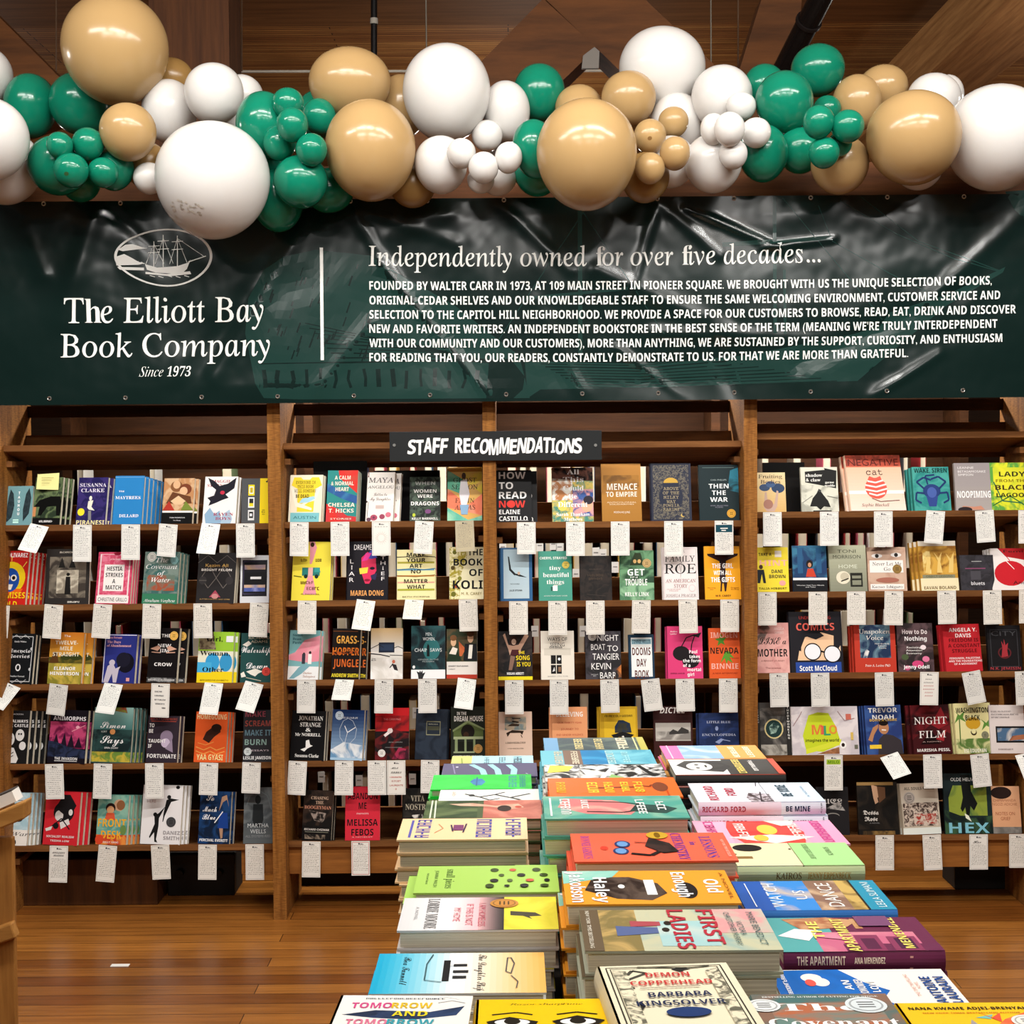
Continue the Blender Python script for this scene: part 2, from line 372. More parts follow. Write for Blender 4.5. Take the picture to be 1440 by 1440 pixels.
for i, (px, y1) in enumerate(((79, 120), (340, 100), (1038, 110))):
    m = MB(); m.tube(at(px, -30, 1.9), at(px, y1, 1.9), .0045, flat('5d4634', .5), 6)
    tag(m.build('cable'), ['thin cable hanging in front of the ceiling beside the wide brown post', 'thin cable hanging over the white balloons by the ship logo', 'thin cable hanging between the white garland section and black pipe'][i], 'cable')

# ------------------------------------------------------------------ the bookcase
SHY = .07; TILT = math.radians(12); SD = .27
POSTX = [-2.035, -.928, -.087, .934, 2.07]
ROWPX = {1: (200, [625, 737, 849, 961, 1073, 1188]), 2: (540, [622, 733, 843.5, 955, 1069, 1182]), 3: (870, [621, 733, 844, 955, 1068, 1181]), 4: (1250, [608, 718.5, 831, 945, 1061, 1174])}
ROWZ = {b: [at(x, y, SHY).z for y in ys] for b, (x, ys) in ROWPX.items()}
case = bpy.data.objects.new('bookcase', None); COL.objects.link(case)
tag(case, 'tall open cedar bookcase with slanted shelves full of faced-out books', 'bookcase')
for i, x in enumerate(POSTX):
    m = MB(); m.box((x - .0255, 0, 0), (x + .0255, .40, at(720, 540, 0).z), CEDAR); m.build('upright', case)
for b in (1, 2, 3, 4):
    x0, x1 = POSTX[b - 1] + .026, POSTX[b] - .026
    for r, z in enumerate(ROWZ[b]):
        m = MB(); th = .024; c, s = math.cos(TILT), math.sin(TILT)
        def sp(y, zz, x): return (x, SHY + y * c + zz * s * 0, z - y * s + zz)
        m.hexa([sp(0, -th, x0), sp(0, -th, x1), sp(SD, -th, x1), sp(SD, -th, x0), sp(0, 0, x0), sp(0, 0, x1), sp(SD, 0, x1), sp(SD, 0, x0)], CEDARX)
        m.build('shelf', case)
        m = MB(); m.box((x0, SHY + SD * c, z - .10), (x1, SHY + SD * c + .02, z + (.045 if r == 0 else .07)), CEDARX); m.build('back_rail', case)
        for q, xx in ((0, x0), (1, x1 - .022)):
            m = MB(); m.box((xx, SHY + .03, z - .085), (xx + .022, SHY + SD - .02, z - .062), CEDARX); m.build('cleat', case)
    m = MB(); m.box((x0, .36, at(720, 582, .36).z), (x1, .39, at(720, 566, .36).z), DARKX); m.build('top_rail', case)
    zb = ROWZ[b][5]
    fx0 = x1 - .14 if b == 1 else x0
    m = MB(); m.box((fx0, SHY + .015, zb - (.135 if b > 1 else .125)), (x1, SHY + .04, zb - .026), wood('fascia_board', '7a4a20', 'a66a30', axis=0, scale=4)); m.build('fascia', case)
# kick boards and boxes under the lowest shelf
m = MB(); A = at(28, 1283, .2); B = at(222, 1283, .2); m.box((A.x, .2, 0), (B.x, .45, at(100, 1209, .2).z), wood('kick_board', '3b2110', '5c3518', axis=2, scale=4)); tag(m.build('storage_box', bevel=.004), 'brown wooden box on the floor under the bottom shelf', 'box')
for i, (xa, xb, y0, y1, lb) in enumerate(((236, 330, 1271, 1202, 'grey metal box with two round knobs on floor under bottom shelf'), (1343, 1418, 1253, 1190, 'dark grey box on floor under the shelf below the blue-lettered book'))):
    A = at(xa, y0, .32); B = at(xb, y0, .32); T1 = at(xa, y1, .32)
    m = MB(); m.box((A.x, .32, 0), (B.x, .5, T1.z), flat('2b2825', .6)); o = m.build('equipment_box', bevel=.005); tag(o, lb, 'box')
    if i == 0:
        for kx in (254, 309):
            m = MB(); p = at(kx, 1226, .32); m.tube((p.x, .32, p.z), (p.x, .285, p.z), .017, flat('171513', .4), 16); m.build('knob', o)
m = MB(); A = at(400, 1262, .45); B = at(640, 1262, .45); m.box((A.x, .45, 0), (B.x, .50, .14), flat('1c1512', .7)); tag(m.build('baseboard_back'), kind='structure')
m = MB(); A = at(330, 1262, .45)
for xa, xb in ((-2.0, -.95), (.96, 2.04)):
    m = MB(); m.box((xa, .66, 0), (xb, .70, .55), flat('24160d', .7)); tag(m.build('trim_1' if xa < 0 else 'trim_2'), kind='structure')

# second bookcase, back to back
back = bpy.data.objects.new('bookcase', None); COL.objects.link(back)
tag(back, 'dim second bookcase seen through the gaps of the slanted cedar one', 'bookcase')
BY0, BY1 = .93, 1.20
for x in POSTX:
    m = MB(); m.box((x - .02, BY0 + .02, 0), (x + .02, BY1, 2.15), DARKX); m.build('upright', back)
BZ = {}
for b in (1, 2, 3, 4):
    for r in range(1, 6):
        z = at(ROWPX[b][0], ROWPX[b][1][r - 1] + 26, BY0).z - .235; BZ[b, r] = z
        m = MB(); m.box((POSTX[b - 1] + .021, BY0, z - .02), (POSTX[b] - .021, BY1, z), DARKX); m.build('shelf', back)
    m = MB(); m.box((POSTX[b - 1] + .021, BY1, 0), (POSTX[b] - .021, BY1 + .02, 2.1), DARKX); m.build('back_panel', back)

# ------------------------------------------------------------------ banner
BNY = -.055
bx0, bx1 = at(-70, 420, BNY).x, at(1510, 420, BNY).x
bz0, bz1 = at(720, 564.5, BNY).z, at(720, 279, BNY).z
FOLDS = [(135, 300, 95, 430, 26, 7), (150, 290, 215, 350, 14, -4), (440, 290, 320, 500, 22, 6), (420, 320, 250, 560, 30, -6), (490, 288, 620, 335, 16, 5), (497, 300, 560, 400, 16, 6), (555, 395, 690, 560, 12, 6),
         (620, 300, 560, 330, 30, 6), (705, 290, 790, 370, 14, 6), (925, 284, 890, 400, 14, 7), (926, 284, 1000, 350, 14, 7), (980, 300, 1090, 348, 10, 9), (1085, 348, 1160, 338, 9, 7), (860, 390, 1000, 455, 22, 6),
         (950, 470, 1160, 478, 20, 5), (1236, 552, 1310, 505, 12, 6), (1320, 410, 1440, 300, 22, 7), (1150, 500, 1330, 420, 24, -6), (510, 470, 440, 560, 22, 5), (880, 500, 960, 560, 12, 5), (60, 380, 40, 330, 20, 5), (820, 556, 760, 440, 22, 5), (1030, 552, 1000, 470, 20, -5)]
FW = []
for x0, y0, x1, y1, s, amp in FOLDS:
    A = at(x0, y0, BNY); B = at(x1, y1, BNY); FW.append((A.x, A.z, B.x, B.z, s / 360 * .55, amp * .001))
def wav(x, z):
    w = 0
    for x0, z0, x1, z1, s, a in FW:
        dx, dz = x1 - x0, z1 - z0; L2 = dx * dx + dz * dz; t = ((x - x0) * dx + (z - z0) * dz) / L2
        tc = min(max(t, -.15), 1.15); e = (x - x0 - dx * tc) ** 2 + (z - z0 - dz * tc) ** 2
        if e < 9 * s * s: w += a * math.exp(-e / (s * s)) * (1.15 - .6 * min(max(t, 0), 1))
    w += .016 * noise.noise(Vector((x * 1.7, z * 2.6, 3.1))) + .0035 * noise.noise(Vector((x * 6, z * 7, 1.7))) + .0006 * noise.noise(Vector((x * 24, z * 20, 5)))
    e = min(abs(z - bz0), abs(z - bz1)) / .09
    return w * min(1, .25 + e)
def bpt(x, z, d): return (x, BNY - .012 - wav(x, z) - d, z)
VINYL = flat('0a1e1b', .19, 0, .62)
NX, NZ = 420, 90
vs = [bpt(bx0 + (bx1 - bx0) * i / NX, bz0 + (bz1 - bz0) * j / NZ, 0) for j in range(NZ + 1) for i in range(NX + 1)]
m = MB(); m.raw(vs, [(j * (NX + 1) + i, j * (NX + 1) + i + 1, (j + 1) * (NX + 1) + i + 1, (j + 1) * (NX + 1) + i) for j in range(NZ) for i in range(NX)], VINYL, True)
vb = [(x, y + .0012, z) for x, y, z in vs]
m.raw(vb, [(j * (NX + 1) + i, (j + 1) * (NX + 1) + i, (j + 1) * (NX + 1) + i + 1, j * (NX + 1) + i + 1) for j in range(NZ) for i in range(NX)], VINYL, True)
banner = m.build('banner')
tag(banner, 'long glossy dark green vinyl shop banner with white lettering', 'banner')
import bmesh
def ink(name, polys, mat, d, fine=.05, pxspace=True):
    """printed shapes that follow the vinyl"""
    bm = bmesh.new()
    for pts in polys:
        q = [at(x, y, BNY) for x, y in pts] if pxspace else [Vector((x, 0, z)) for x, z in pts]
        try: bm.faces.new([bm.verts.new((p.x, 0, p.z)) for p in q])
        except ValueError: pass
    bmesh.ops.triangulate(bm, faces=bm.faces[:])
    for _ in range(5):
        ed = [e for e in bm.edges if e.calc_length() > fine]
        if not ed: break
        bmesh.ops.subdivide_edges(bm, edges=ed, cuts=1); bmesh.ops.triangulate(bm, faces=bm.faces[:])
    for v in bm.verts: v.co = bpt(v.co.x, v.co.z, d)
    me = bpy.data.meshes.new(name); bm.to_mesh(me); bm.free(); me.materials.append(mat)
    o = bpy.data.objects.new(name, me); COL.objects.link(o); o.parent = banner; return o
def bline(pts, w):   # polyline of width w px -> quads
    out = []
    for (x0, y0), (x1, y1) in zip(pts, pts[1:]):
        L = math.hypot(x1 - x0, y1 - y0) or 1; nx, ny = -(y1 - y0) / L * w / 2, (x1 - x0) / L * w / 2
        out.append([(x0 + nx, y0 + ny), (x0 - nx, y0 - ny), (x1 - nx, y1 - ny), (x1 + nx, y1 + ny)])
    return out
WHITE = flat('f3f3ee', .4)
def btext(mb, sty, s, xa, xb, yb, hcap, drop=0.0, xs=None):
    vs2, fs, x0, x1 = text2d(sty, s); A = at(xa, yb, BNY); B = at(xb, yb, BNY)
    sx = (B.x - A.x) / (x1 - x0); sy = hcap / 357 / cap(sty)
    pts = []
    for vx, vy in vs2:
        x = A.x + (vx - x0) * sx; t = (x - A.x) / (B.x - A.x); z = A.z + vy * sy + drop / 357 * math.sin(math.pi * t)
        pts.append(bpt(x, z, .0030))
    mb.raw(pts, fs, WHITE)
tm = MB()
btext(tm, 'g', 'The Elliott Bay', 93, 372, 455, 34); btext(tm, 'g', 'Book Company', 87, 381, 503, 32)
tm.build('shop_name_lettering', banner)
tm = MB(); btext(tm, 'j', 'Since 1973', 197, 270, 530, 13.5); tm.build('since_lettering', banner)
tm = MB(); btext(tm, 'g', 'Independently owned for over five decades...', 519, 1153, 374.5, 27, -3); tm.build('headline_lettering', banner)
tm = MB()
for s, xb, y in (('FOUNDED BY WALTER CARR IN 1973, AT 109 MAIN STREET IN PIONEER SQUARE. WE BROUGHT WITH US THE UNIQUE SELECTION OF BOOKS,', 1392, 408),
                 ('ORIGINAL CEDAR SHELVES AND OUR KNOWLEDGEABLE STAFF TO ENSURE THE SAME WELCOMING ENVIRONMENT, CUSTOMER SERVICE AND', 1404, 428.5),
                 ('SELECTION TO THE CAPITOL HILL NEIGHBORHOOD. WE PROVIDE A SPACE FOR OUR CUSTOMERS TO BROWSE, READ, EAT, DRINK AND DISCOVER', 1426, 448.5),
                 ("NEW AND FAVORITE WRITERS. AN INDEPENDENT BOOKSTORE IN THE BEST SENSE OF THE TERM (MEANING WE'RE TRULY INTERDEPENDENT", 1400, 468.5),
                 ('WITH OUR COMMUNITY AND OUR CUSTOMERS), MORE THAN ANYTHING, WE ARE SUSTAINED BY THE SUPPORT, CURIOSITY, AND ENTHUSIASM', 1407, 488.5),
                 ('FOR READING THAT YOU, OUR READERS, CONSTANTLY DEMONSTRATE TO US. FOR THAT WE ARE MORE THAN GRATEFUL.', 1276, 508.5)):
    btext(tm, 'b', s, 520, xb, y, 11.5, -3)
tm.build('story_lettering', banner)
ink('divider_bar', [[(450.5, 349), (455, 349), (456.5, 507), (452, 507)]], WHITE, .0026)
# oval ship emblem
egg = lambda k, s: [(231 + s * 69 * math.cos(t) * (1 + .06 * math.sin(t)) - s * 6 * math.sin(t) ** 2 * math.cos(t), 361 + 2 - s * 40.5 * math.sin(t) - s * 4 * math.cos(t) * math.sin(t)) for t in [2 * math.pi * i / k for i in range(k)]]
o1, o2 = egg(60, 1), egg(60, .945)
em = [[o1[i], o1[(i + 1) % 60], o2[(i + 1) % 60], o2[i]] for i in range(60)]
em += [[(205, 372), (222, 377), (250, 375), (266, 370), (269, 366), (264, 379), (256, 386), (220, 384), (208, 380)], [(206, 383), (235, 386), (268, 382), (270, 386), (240, 389), (206, 386)]]
for mx, yt in ((217.5, 340), (230.5, 331), (250.5, 332)):
    em += bline([(mx, yt), (mx, 376)], 1.2)
    for q in (.2, .45): em += bline([(mx - 8, yt + (376 - yt) * q), (mx + 8, yt + (376 - yt) * q - 1)], 1)
    em += bline([(mx, yt + 4), (mx + 14, 371)], .6) + bline([(mx, yt + 4), (mx - 11, 372)], .6)
em += bline([(266, 369), (291, 361)], 1.4) + bline([(250.5, 336), (289, 362)], .6)
em += [[(167, 352), (178, 345), (188, 344), (200, 348), (208, 350), (190, 352), (174, 354)], [(164, 362), (176, 358), (186, 363), (196, 369), (206, 371), (196, 373), (165, 374)], [(166, 376), (204, 377), (204, 381), (170, 380)]]
for i in range(7): em += bline([(170 + i * 5, 363 + i), (174 + i * 5, 372)], .8)
for i in range(5): em += bline([(212 + i * 12, 388 + (i % 2)), (219 + i * 12, 390 + (i % 2))], .9)
ink('ship_emblem', em, WHITE, .0026, .03)
# pale watermark of a ship printed across the vinyl
pale = flat('1a3732', .2, 0, .5); dark = flat('0a1e1b', .19, 0, .62)
hull = [[(360, 540), (346, 470), (350, 420), (372, 380), (400, 362), (445, 352), (520, 360), (560, 385), (640, 430), (690, 470), (730, 500), (745, 560), (420, 562), (372, 560)],
        [(738, 508), (900, 512), (1050, 500), (1200, 470), (1330, 430), (1408, 384), (1412, 376), (1330, 415), (1250, 440), (1236, 460), (1210, 500), (1205, 536), (1000, 543), (760, 548), (742, 560)]]
ink('ship_watermark', hull, pale, .0004, .04)
wm = []
for px, yt, yb, w in ((1088, 278, 480, 5), (1102, 380, 470, 4), (815, 290, 500, 6)): wm += bline([(px, yt), (px + 1, yb)], w)
wm += bline([(1015, 345), (1170, 335)], 6) + bline([(740, 420), (900, 405)], 4)
wm += bline([(1180, 283), (1260, 330), (1340, 365), (1408, 384)], 1.4) + bline([(1210, 278), (1290, 340), (1405, 382)], 1.4) + bline([(1150, 290), (1170, 340), (1250, 385), (1300, 410)], 1.2) + bline([(1100, 280), (1200, 400), (1240, 450)], 1.2) + bline([(820, 300), (700, 480)], 1.2) + bline([(820, 300), (940, 480)], 1.2)
wm += [[(1412, 270), (1440, 268), (1440, 310), (1425, 295)]]
ink('ship_rigging', wm, pale, .0004, .04)
dk = []
random.seed(5)
for i in range(17):
    x = 372 + i * 20; y0 = 520 + random.uniform(-2, 2); w = random.uniform(3.5, 6.5)
    dk += bline([(x, y0), (x + random.uniform(-2, 3), y0 + 13), (x + random.uniform(-2, 3), y0 + 25)], w)
dk += bline([(368, 512), (690, 506)], 1.5) + [[(688, 505), (718, 505), (738, 530), (735, 548), (722, 560), (684, 560)]]
for i in range(46):
    x = random.uniform(372, 520); y = random.uniform(372, 500) if x > 400 else random.uniform(385, 470); L = random.uniform(5, 17)
    dk += bline([(x, y), (x - L * .35, y + L)], random.uniform(1, 2.6))
for i in range(9): dk += bline([(430 + i * 6, 455 + i * 7), (520 + i * 14, 474 + i * 4), (600 + i * 14, 488 + i * 3)], random.uniform(.8, 1.8))
for i in range(9): y = 512 + i * 4; dk += bline([(760 + i * 7, y), (900, y + 2), (1000 + i * 22, y - 8)], random.uniform(.8, 1.6))
ink('watermark_strokes', dk, dark, .0008, .05)
# eyelets with screws
STEEL = flat('c6c6c2', .3, .9)
def eyelet(px, py):
    p = at(px, py, BNY); m = MB(); n = 16; q = bpt(p.x, p.z, .002); rr = .0088
    for (r0, r1, d0, d1) in ((.0045, rr * .8, 0, -.002), (rr * .8, rr, -.002, 0)):
        v = []
        for r, d in ((r0, d0), (r1, d1)):
            v += [(q[0] + r * math.cos(2 * math.pi * k / n), q[1] + d, q[2] + r * math.sin(2 * math.pi * k / n)) for k in range(n)]
        m.raw(v, [(k, (k + 1) % n, n + (k + 1) % n, n + k) for k in range(n)], STEEL, True)
    m.poly([(q[0] + .0045 * math.cos(2 * math.pi * k / n), q[1] + .0005, q[2] + .0045 * math.sin(2 * math.pi * k / n)) for k in range(n)], flat('1a1a1a', .5))
    m.build('eyelet', banner)
for i in range(13): eyelet(63 + i * 107.6, 287.5 - i * .85)
for i in range(13): eyelet(71 + i * 106.8, 560.5 - i * .95)

# ------------------------------------------------------------------ shop sign
A = at(548, 649, -.014); B = at(846, 605, -.014)
m = MB(); m.box((A.x, -.014, A.z), (B.x, -.001, B.z), flat('262829', .55)); sign = m.build('sign', bevel=.001)
tag(sign, 'black board sign with white hand lettering fixed across the bookcase upright', 'sign')
m = MB(); random.seed(3); x = 573.0
word = 'STAFF  RECOMMENDATIONS'; wid = []
tot = sum({'I': .45, ' ': .42, 'M': 1.12, 'F': .8, 'E': .78, 'N': 1.0, 'O': 1.02, 'T': .85}.get(c, .92) for c in word); k = (819 - 573) / tot
for c in word:
    w = {'I': .45, ' ': .42, 'M': 1.12, 'F': .8, 'E': .78, 'N': 1.0, 'O': 1.02, 'T': .85}.get(c, .92) * k
    if c != ' ':
        vs2, fs, x0, x1 = text2d('b', c); p = at(x, 638, -.0146); sx = w * .90 / 359 / (x1 - x0); sy = random.uniform(19, 22) / 359 / cap('b'); sh = random.uniform(.02, .14); dz = random.uniform(-2, 2) / 359; ro = random.uniform(-.05, .05)
        for dd in ((0, 0), (.0012, .0007), (-.0007, -.0007)):
            m.raw([(p.x + (vx - x0) * sx + vy * sy * sh + dd[0], -.0146 - abs(dd[0]) * .1, p.z + vy * sy + dz + (vx - x0) * sx * ro + dd[1]) for vx, vy in vs2], fs, flat('f2f2ef', .5))
    x += w
m.build('lettering', sign)
for px, py in ((554.5, 626), (837.5, 626)):
    m = MB(); p = at(px, py, -.014); m.tube((p.x, -.014, p.z), (p.x, -.017, p.z), .006, STEEL, 12); m.build('screw', sign)
#@@PART3
# ------------------------------------------------------------------ balloon garland
LATEX = {'w': ('cdcac6', .15), 's': ('a98a5d', .2), 'd': ('8a6a3c', .26), 'g': ('0d7258', .17)}  # the darker tan is the sand latex with shade put into its colour
def latex(c):
    h, r = LATEX[c]; k = ('latex', c)
    if k not in MC:
        m, nt, b = bare('latex_' + h, r, .38); b.inputs['Base Color'].default_value = hexc(h)
        b.inputs['Subsurface Weight'].default_value = .12 if c == 'w' else .05; b.inputs['Subsurface Radius'].default_value = (.03, .025, .02)
        MC[k] = m
    return MC[k]
BAL = """w0 -27 107 43 43|white balloon poking in at the frame edge above the green pair
w1 5 235 52 52|creamy white balloon under the edge balloon, beside the small green cluster
w2 -20 196 59 58|big white balloon cut by the frame edge beside the two green balloons
g1 43 149 35 44|green balloon next to the white edge balloon, below the giant sand balloon's side
g1 113 146 43 43|green balloon tucked right under the giant sand balloon
s2 162 70 73 76|giant sand balloon reaching the top of the frame by the wide post
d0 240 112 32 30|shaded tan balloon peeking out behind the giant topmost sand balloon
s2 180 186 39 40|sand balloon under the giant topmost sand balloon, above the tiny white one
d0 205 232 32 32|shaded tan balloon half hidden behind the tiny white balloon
g1 82 233 43 41|green balloon carrying the first small green cluster
g0 113 258 28 26|dark green balloon peeking out below the first small green cluster
g0 160 238 28 30|dark green balloon behind the first small green cluster, by the shaded tan one
g3 84 205 18 19|small green balloon, upper one of the first cluster nearest the frame edge
g3 124 203 22 23|small green balloon, upper one of the first cluster near the sand balloon
g4 100 240 24 24|small green balloon with a dark spot, front of the first cluster
g3 145 243 21 21|small green balloon, lowest darker one of the first cluster
w2 210 251 22 22|tiny white balloon beside the giant white balloon
w1 238 157 38 44|white balloon between the sand balloons and the one above the giant white
w2 301 132 41 42|white balloon sitting directly on top of the giant white balloon
w0 340 138 30 32|white balloon peeking out behind the one on top of the giant white
w1 250 232 30 30|white balloon almost hidden behind the giant white balloon
w0 322 168 26 26|white balloon in the gap above the giant white balloon's shoulder
w4 299 254 79 81|giant white balloon with a grey smudge hanging over the banner emblem
g1 370 177 38 47|green balloon behind the second small cluster, touching the white balloons
g0 451 160 33 33|dark green balloon behind the top of the second small cluster
g3 405 146 22 22|small green balloon, topmost of the second cluster
g3 449 164 23 25|small green balloon of the second cluster next to the big sand balloon
g4 411 176 22 24|small green balloon in the middle of the second cluster
g3 393 202 23 24|small green balloon, lower one of the second cluster nearest the giant white
g3 438 211 22 23|small green balloon, lowest of the second cluster near the sand balloon
g2 423 256 38 37|green balloon hanging right below the second small cluster
g1 390 282 36 44|dark green balloon hanging over the banner beside the giant white balloon
g0 462 268 36 31|dark green balloon in shade under the big sand balloon's edge
g0 387 232 24 24|dark green balloon in the gap below the second small cluster
s0 492 118 57 50|large tan balloon standing behind the second small green cluster
s3 521 212 63 70|big sand balloon in front, beside the second small green cluster
s0 565 150 36 44|tan balloon squeezed between the big sand and big white balloons
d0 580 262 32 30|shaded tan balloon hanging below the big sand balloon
w3 628 131 61 67|big white balloon over the headline, above the small white cluster
w1 712 157 33 42|white balloon between the big white one and the dark green pair
w2 620 232 37 40|white balloon under the big white one, carrying the small white cluster
w3 685 191 21.5 21.5|small white balloon, top of the white cluster under the big white one
w3 649 216 20 21|small white balloon, front edge of the first white cluster nearest sand
w3 715 222 19 22|small white balloon of the first white cluster nearest the dark green pair
w4 680 236 21 22|small white balloon, frontmost of the first white cluster
w2 676 254 19 18|small white balloon, lowest of the first white cluster
w1 700 249 27 26|white balloon hanging behind the first small white cluster
g0 758 131 36 40|dark green balloon, upper one of the pair behind the giant middle sand
g1 752 210 30 41|dark green balloon, lower one of the pair beside the giant middle sand
g0 756 240 34 36|dark green balloon in shade behind the giant middle sand, lowest there
s0 814 153 33 33|sand balloon peeking out over the top of the giant middle sand
s4 825 218 70 77|giant sand balloon in the middle of the garland
s2 884 139 38 38|sand balloon leaning on the giant middle sand under the big white
w0 931 98 60 58|big white balloon at the top above the small sand cluster
w0 952 175 38 43|white balloon directly behind the small sand cluster
s3 914 192 22.5 24|small sand balloon with a spot, nearest the giant middle sand
s3 947 172 21 21.5|small sand balloon, top of the small sand cluster
s3 949 216 21 23.5|small sand balloon, lower one of the cluster beside the white balloons
s2 914 237 21 22|small pale sand balloon in front of the lowest sand balloon
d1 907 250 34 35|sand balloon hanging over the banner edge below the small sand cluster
w1 1015 137 42 44|white balloon above the second small white cluster
w0 942 228 36 36|white balloon lower behind the small sand cluster
w1 1003 230 40 41|white balloon hanging below the second small white cluster
w3 1042 150 21 20|small white balloon, top of the second white cluster
w2 1003 182 18 22|small white balloon of the second cluster farthest from the green
w4 1026 182 21.5 24|small white balloon, frontmost of the second white cluster
w3 1063 187 21 21|small white balloon of the second cluster touching the green balloons
w3 1031 217 20 21|small white balloon, lowest of the second white cluster
g0 1075 122 29 31|green balloon peeking out under the black pipe's end
g2 1103 144 40 43|green balloon touching the second small white cluster
g1 1150 99 37 36|green balloon standing highest beside the black pipe
g1 1073 216 35 40|dark green balloon hanging below the second small white cluster
g0 1125 212 31 32|dark green balloon in shade behind the third small green cluster
g3 1163 154 19.5 19|small green balloon, top of the third green cluster
g4 1151 172 21.5 23.5|small green balloon, middle of the third green cluster
g3 1192 178 23 23|small green balloon of the third cluster nearest the last big sand
g4 1159 215 21.5 22|small green balloon, lowest of the third green cluster
g2 1181 203 17 17|small green balloon half hidden inside the third green cluster
s0 1242 124 34 32|sand balloon behind, at the foot of the pale overhead beam
s1 1205 145 33 39|sand balloon directly above the third small green cluster
s1 1181 232 40 41|sand balloon hanging below the third small green cluster
s3 1285 194 65 65|giant sand balloon at the far end beside the last white one
w1 1313 140 37 36|white balloon rising behind the far giant sand balloon
w0 1333 134 22 28|white balloon edge showing behind another white one under the pale beam
w2 1402 194 72 73|giant white balloon cut by the frame beside the far giant sand
w0 1292 236 33 31|white balloon showing below the far giant sand balloon"""
def balloon_mesh(c, rx, ry, rz):
    m = MB(); n, k = 40, 26; v = []
    for j in range(k + 1):
        t = math.pi * j / k; z = math.cos(t); r = math.sin(t) * (1 + .05 * z)
        for i in range(n): p = 2 * math.pi * i / n; v.append((rx * r * math.cos(p), ry * r * math.sin(p), rz * z))
    m.raw(v, [(j * n + i, j * n + (i + 1) % n, (j + 1) * n + (i + 1) % n, (j + 1) * n + i)[::-1] for j in range(k) for i in range(n)], latex(c), True)
    for r0, r1, z0, z1 in ((.010, .006, -.99, -1.05), (.006, .013, -1.05, -1.09)):   # neck and rolled knot
        q = rz * .14; v = [(math.cos(2 * math.pi * i / 12) * r, -ry * z, math.sin(2 * math.pi * i / 12) * r) for r, z in ((r0, z0), (r1, z1)) for i in range(12)]
        m.raw(v, [(i, (i + 1) % 12, 12 + (i + 1) % 12, 12 + i) for i in range(12)], latex(c), True)
    return m
rows = []
for ln in BAL.split('\n'):
    a, lb = ln.split('|'); a = a.split(' '); rows.append((a[0][0], int(a[0][1]), *map(float, a[1:]), lb))
rows.sort(key=lambda r: r[1])
placed = []
for c, lay, px, py, rx, ry, lb in rows:
    Y = (-.10 - ry / 400) if py + ry > 225 else .12
    for Q, S, qx, qy, qr, ql in placed:
        if ql < lay and math.hypot(qx - px, qy - py) < (qr + (rx + ry) / 2) * .98: Y = min(Y, Q.y - (.02 if S > ry / 360 * 1.4 else .0))
    while True:
        s = (Y - CAMY) / F; P = at(px, py, Y); R = (rx + ry) / 2 * s
        if all((P - Q).length > .88 * (R + S) for Q, S, _a, _b, _c, _d in placed): break
        Y -= .01
        if Y < -1.3: break
    placed.append((P, R, px, py, (rx + ry) / 2, lay))
    o = balloon_mesh(c, rx * s, R, ry * s).build('balloon', loc=P)
    # knots turn inward to the middle of the garland
    o.rotation_euler = (random.uniform(-.12, .12), random.uniform(-.1, .1), random.uniform(-.4, .4))
    def patch(dx, dz, w, h, col, name, off, n=18):
        m = MB(); ring = []
        for k in range(n):
            a = 2 * math.pi * k / n; j = random.uniform(.75, 1.1) if n > 14 and w > .2 else 1
            x, z = dx + w * j * math.cos(a), dz + h * j * math.sin(a); q = x * x + z * z; y = -math.sqrt(max(.02, 1 - q)); L = math.sqrt(x * x + y * y + z * z) ; s_ = math.sqrt(x * x + y * y); t_ = 1 + .05 * z
            ring.append((rx * s * x / L * t_ * off, R * y / L * t_ * off, ry * s * z / L * off))
        x, z = dx, dz; y = -math.sqrt(1 - x * x - z * z); c0 = (rx * s * x * (1 + .05 * z) * off * 1.001, R * y * (1 + .05 * z) * off * 1.001, ry * s * z * off * 1.001)
        for k in range(n): m.poly([c0, ring[k], ring[(k + 1) % n]], flat(col, .3), True)
        m.build(name, o)
    if 'smudge' in lb:
        for k in range(26):
            u = random.uniform(-.38, .34); patch(u, -.42 - random.uniform(0, .22) - .2 * abs(u), random.uniform(.015, .05), random.uniform(.01, .025), random.choice(['b8b0a4', 'c2bbb0', 'aaa296']), 'smudge', 1.002, 12)
    if 'spot' in lb: patch(-.3, -.35, .13, .11, '2e4a2a' if c == 'g' else '7a5a34', 'spot', 1.003)
    tag(o, lb, 'balloon', 'balloon garland')
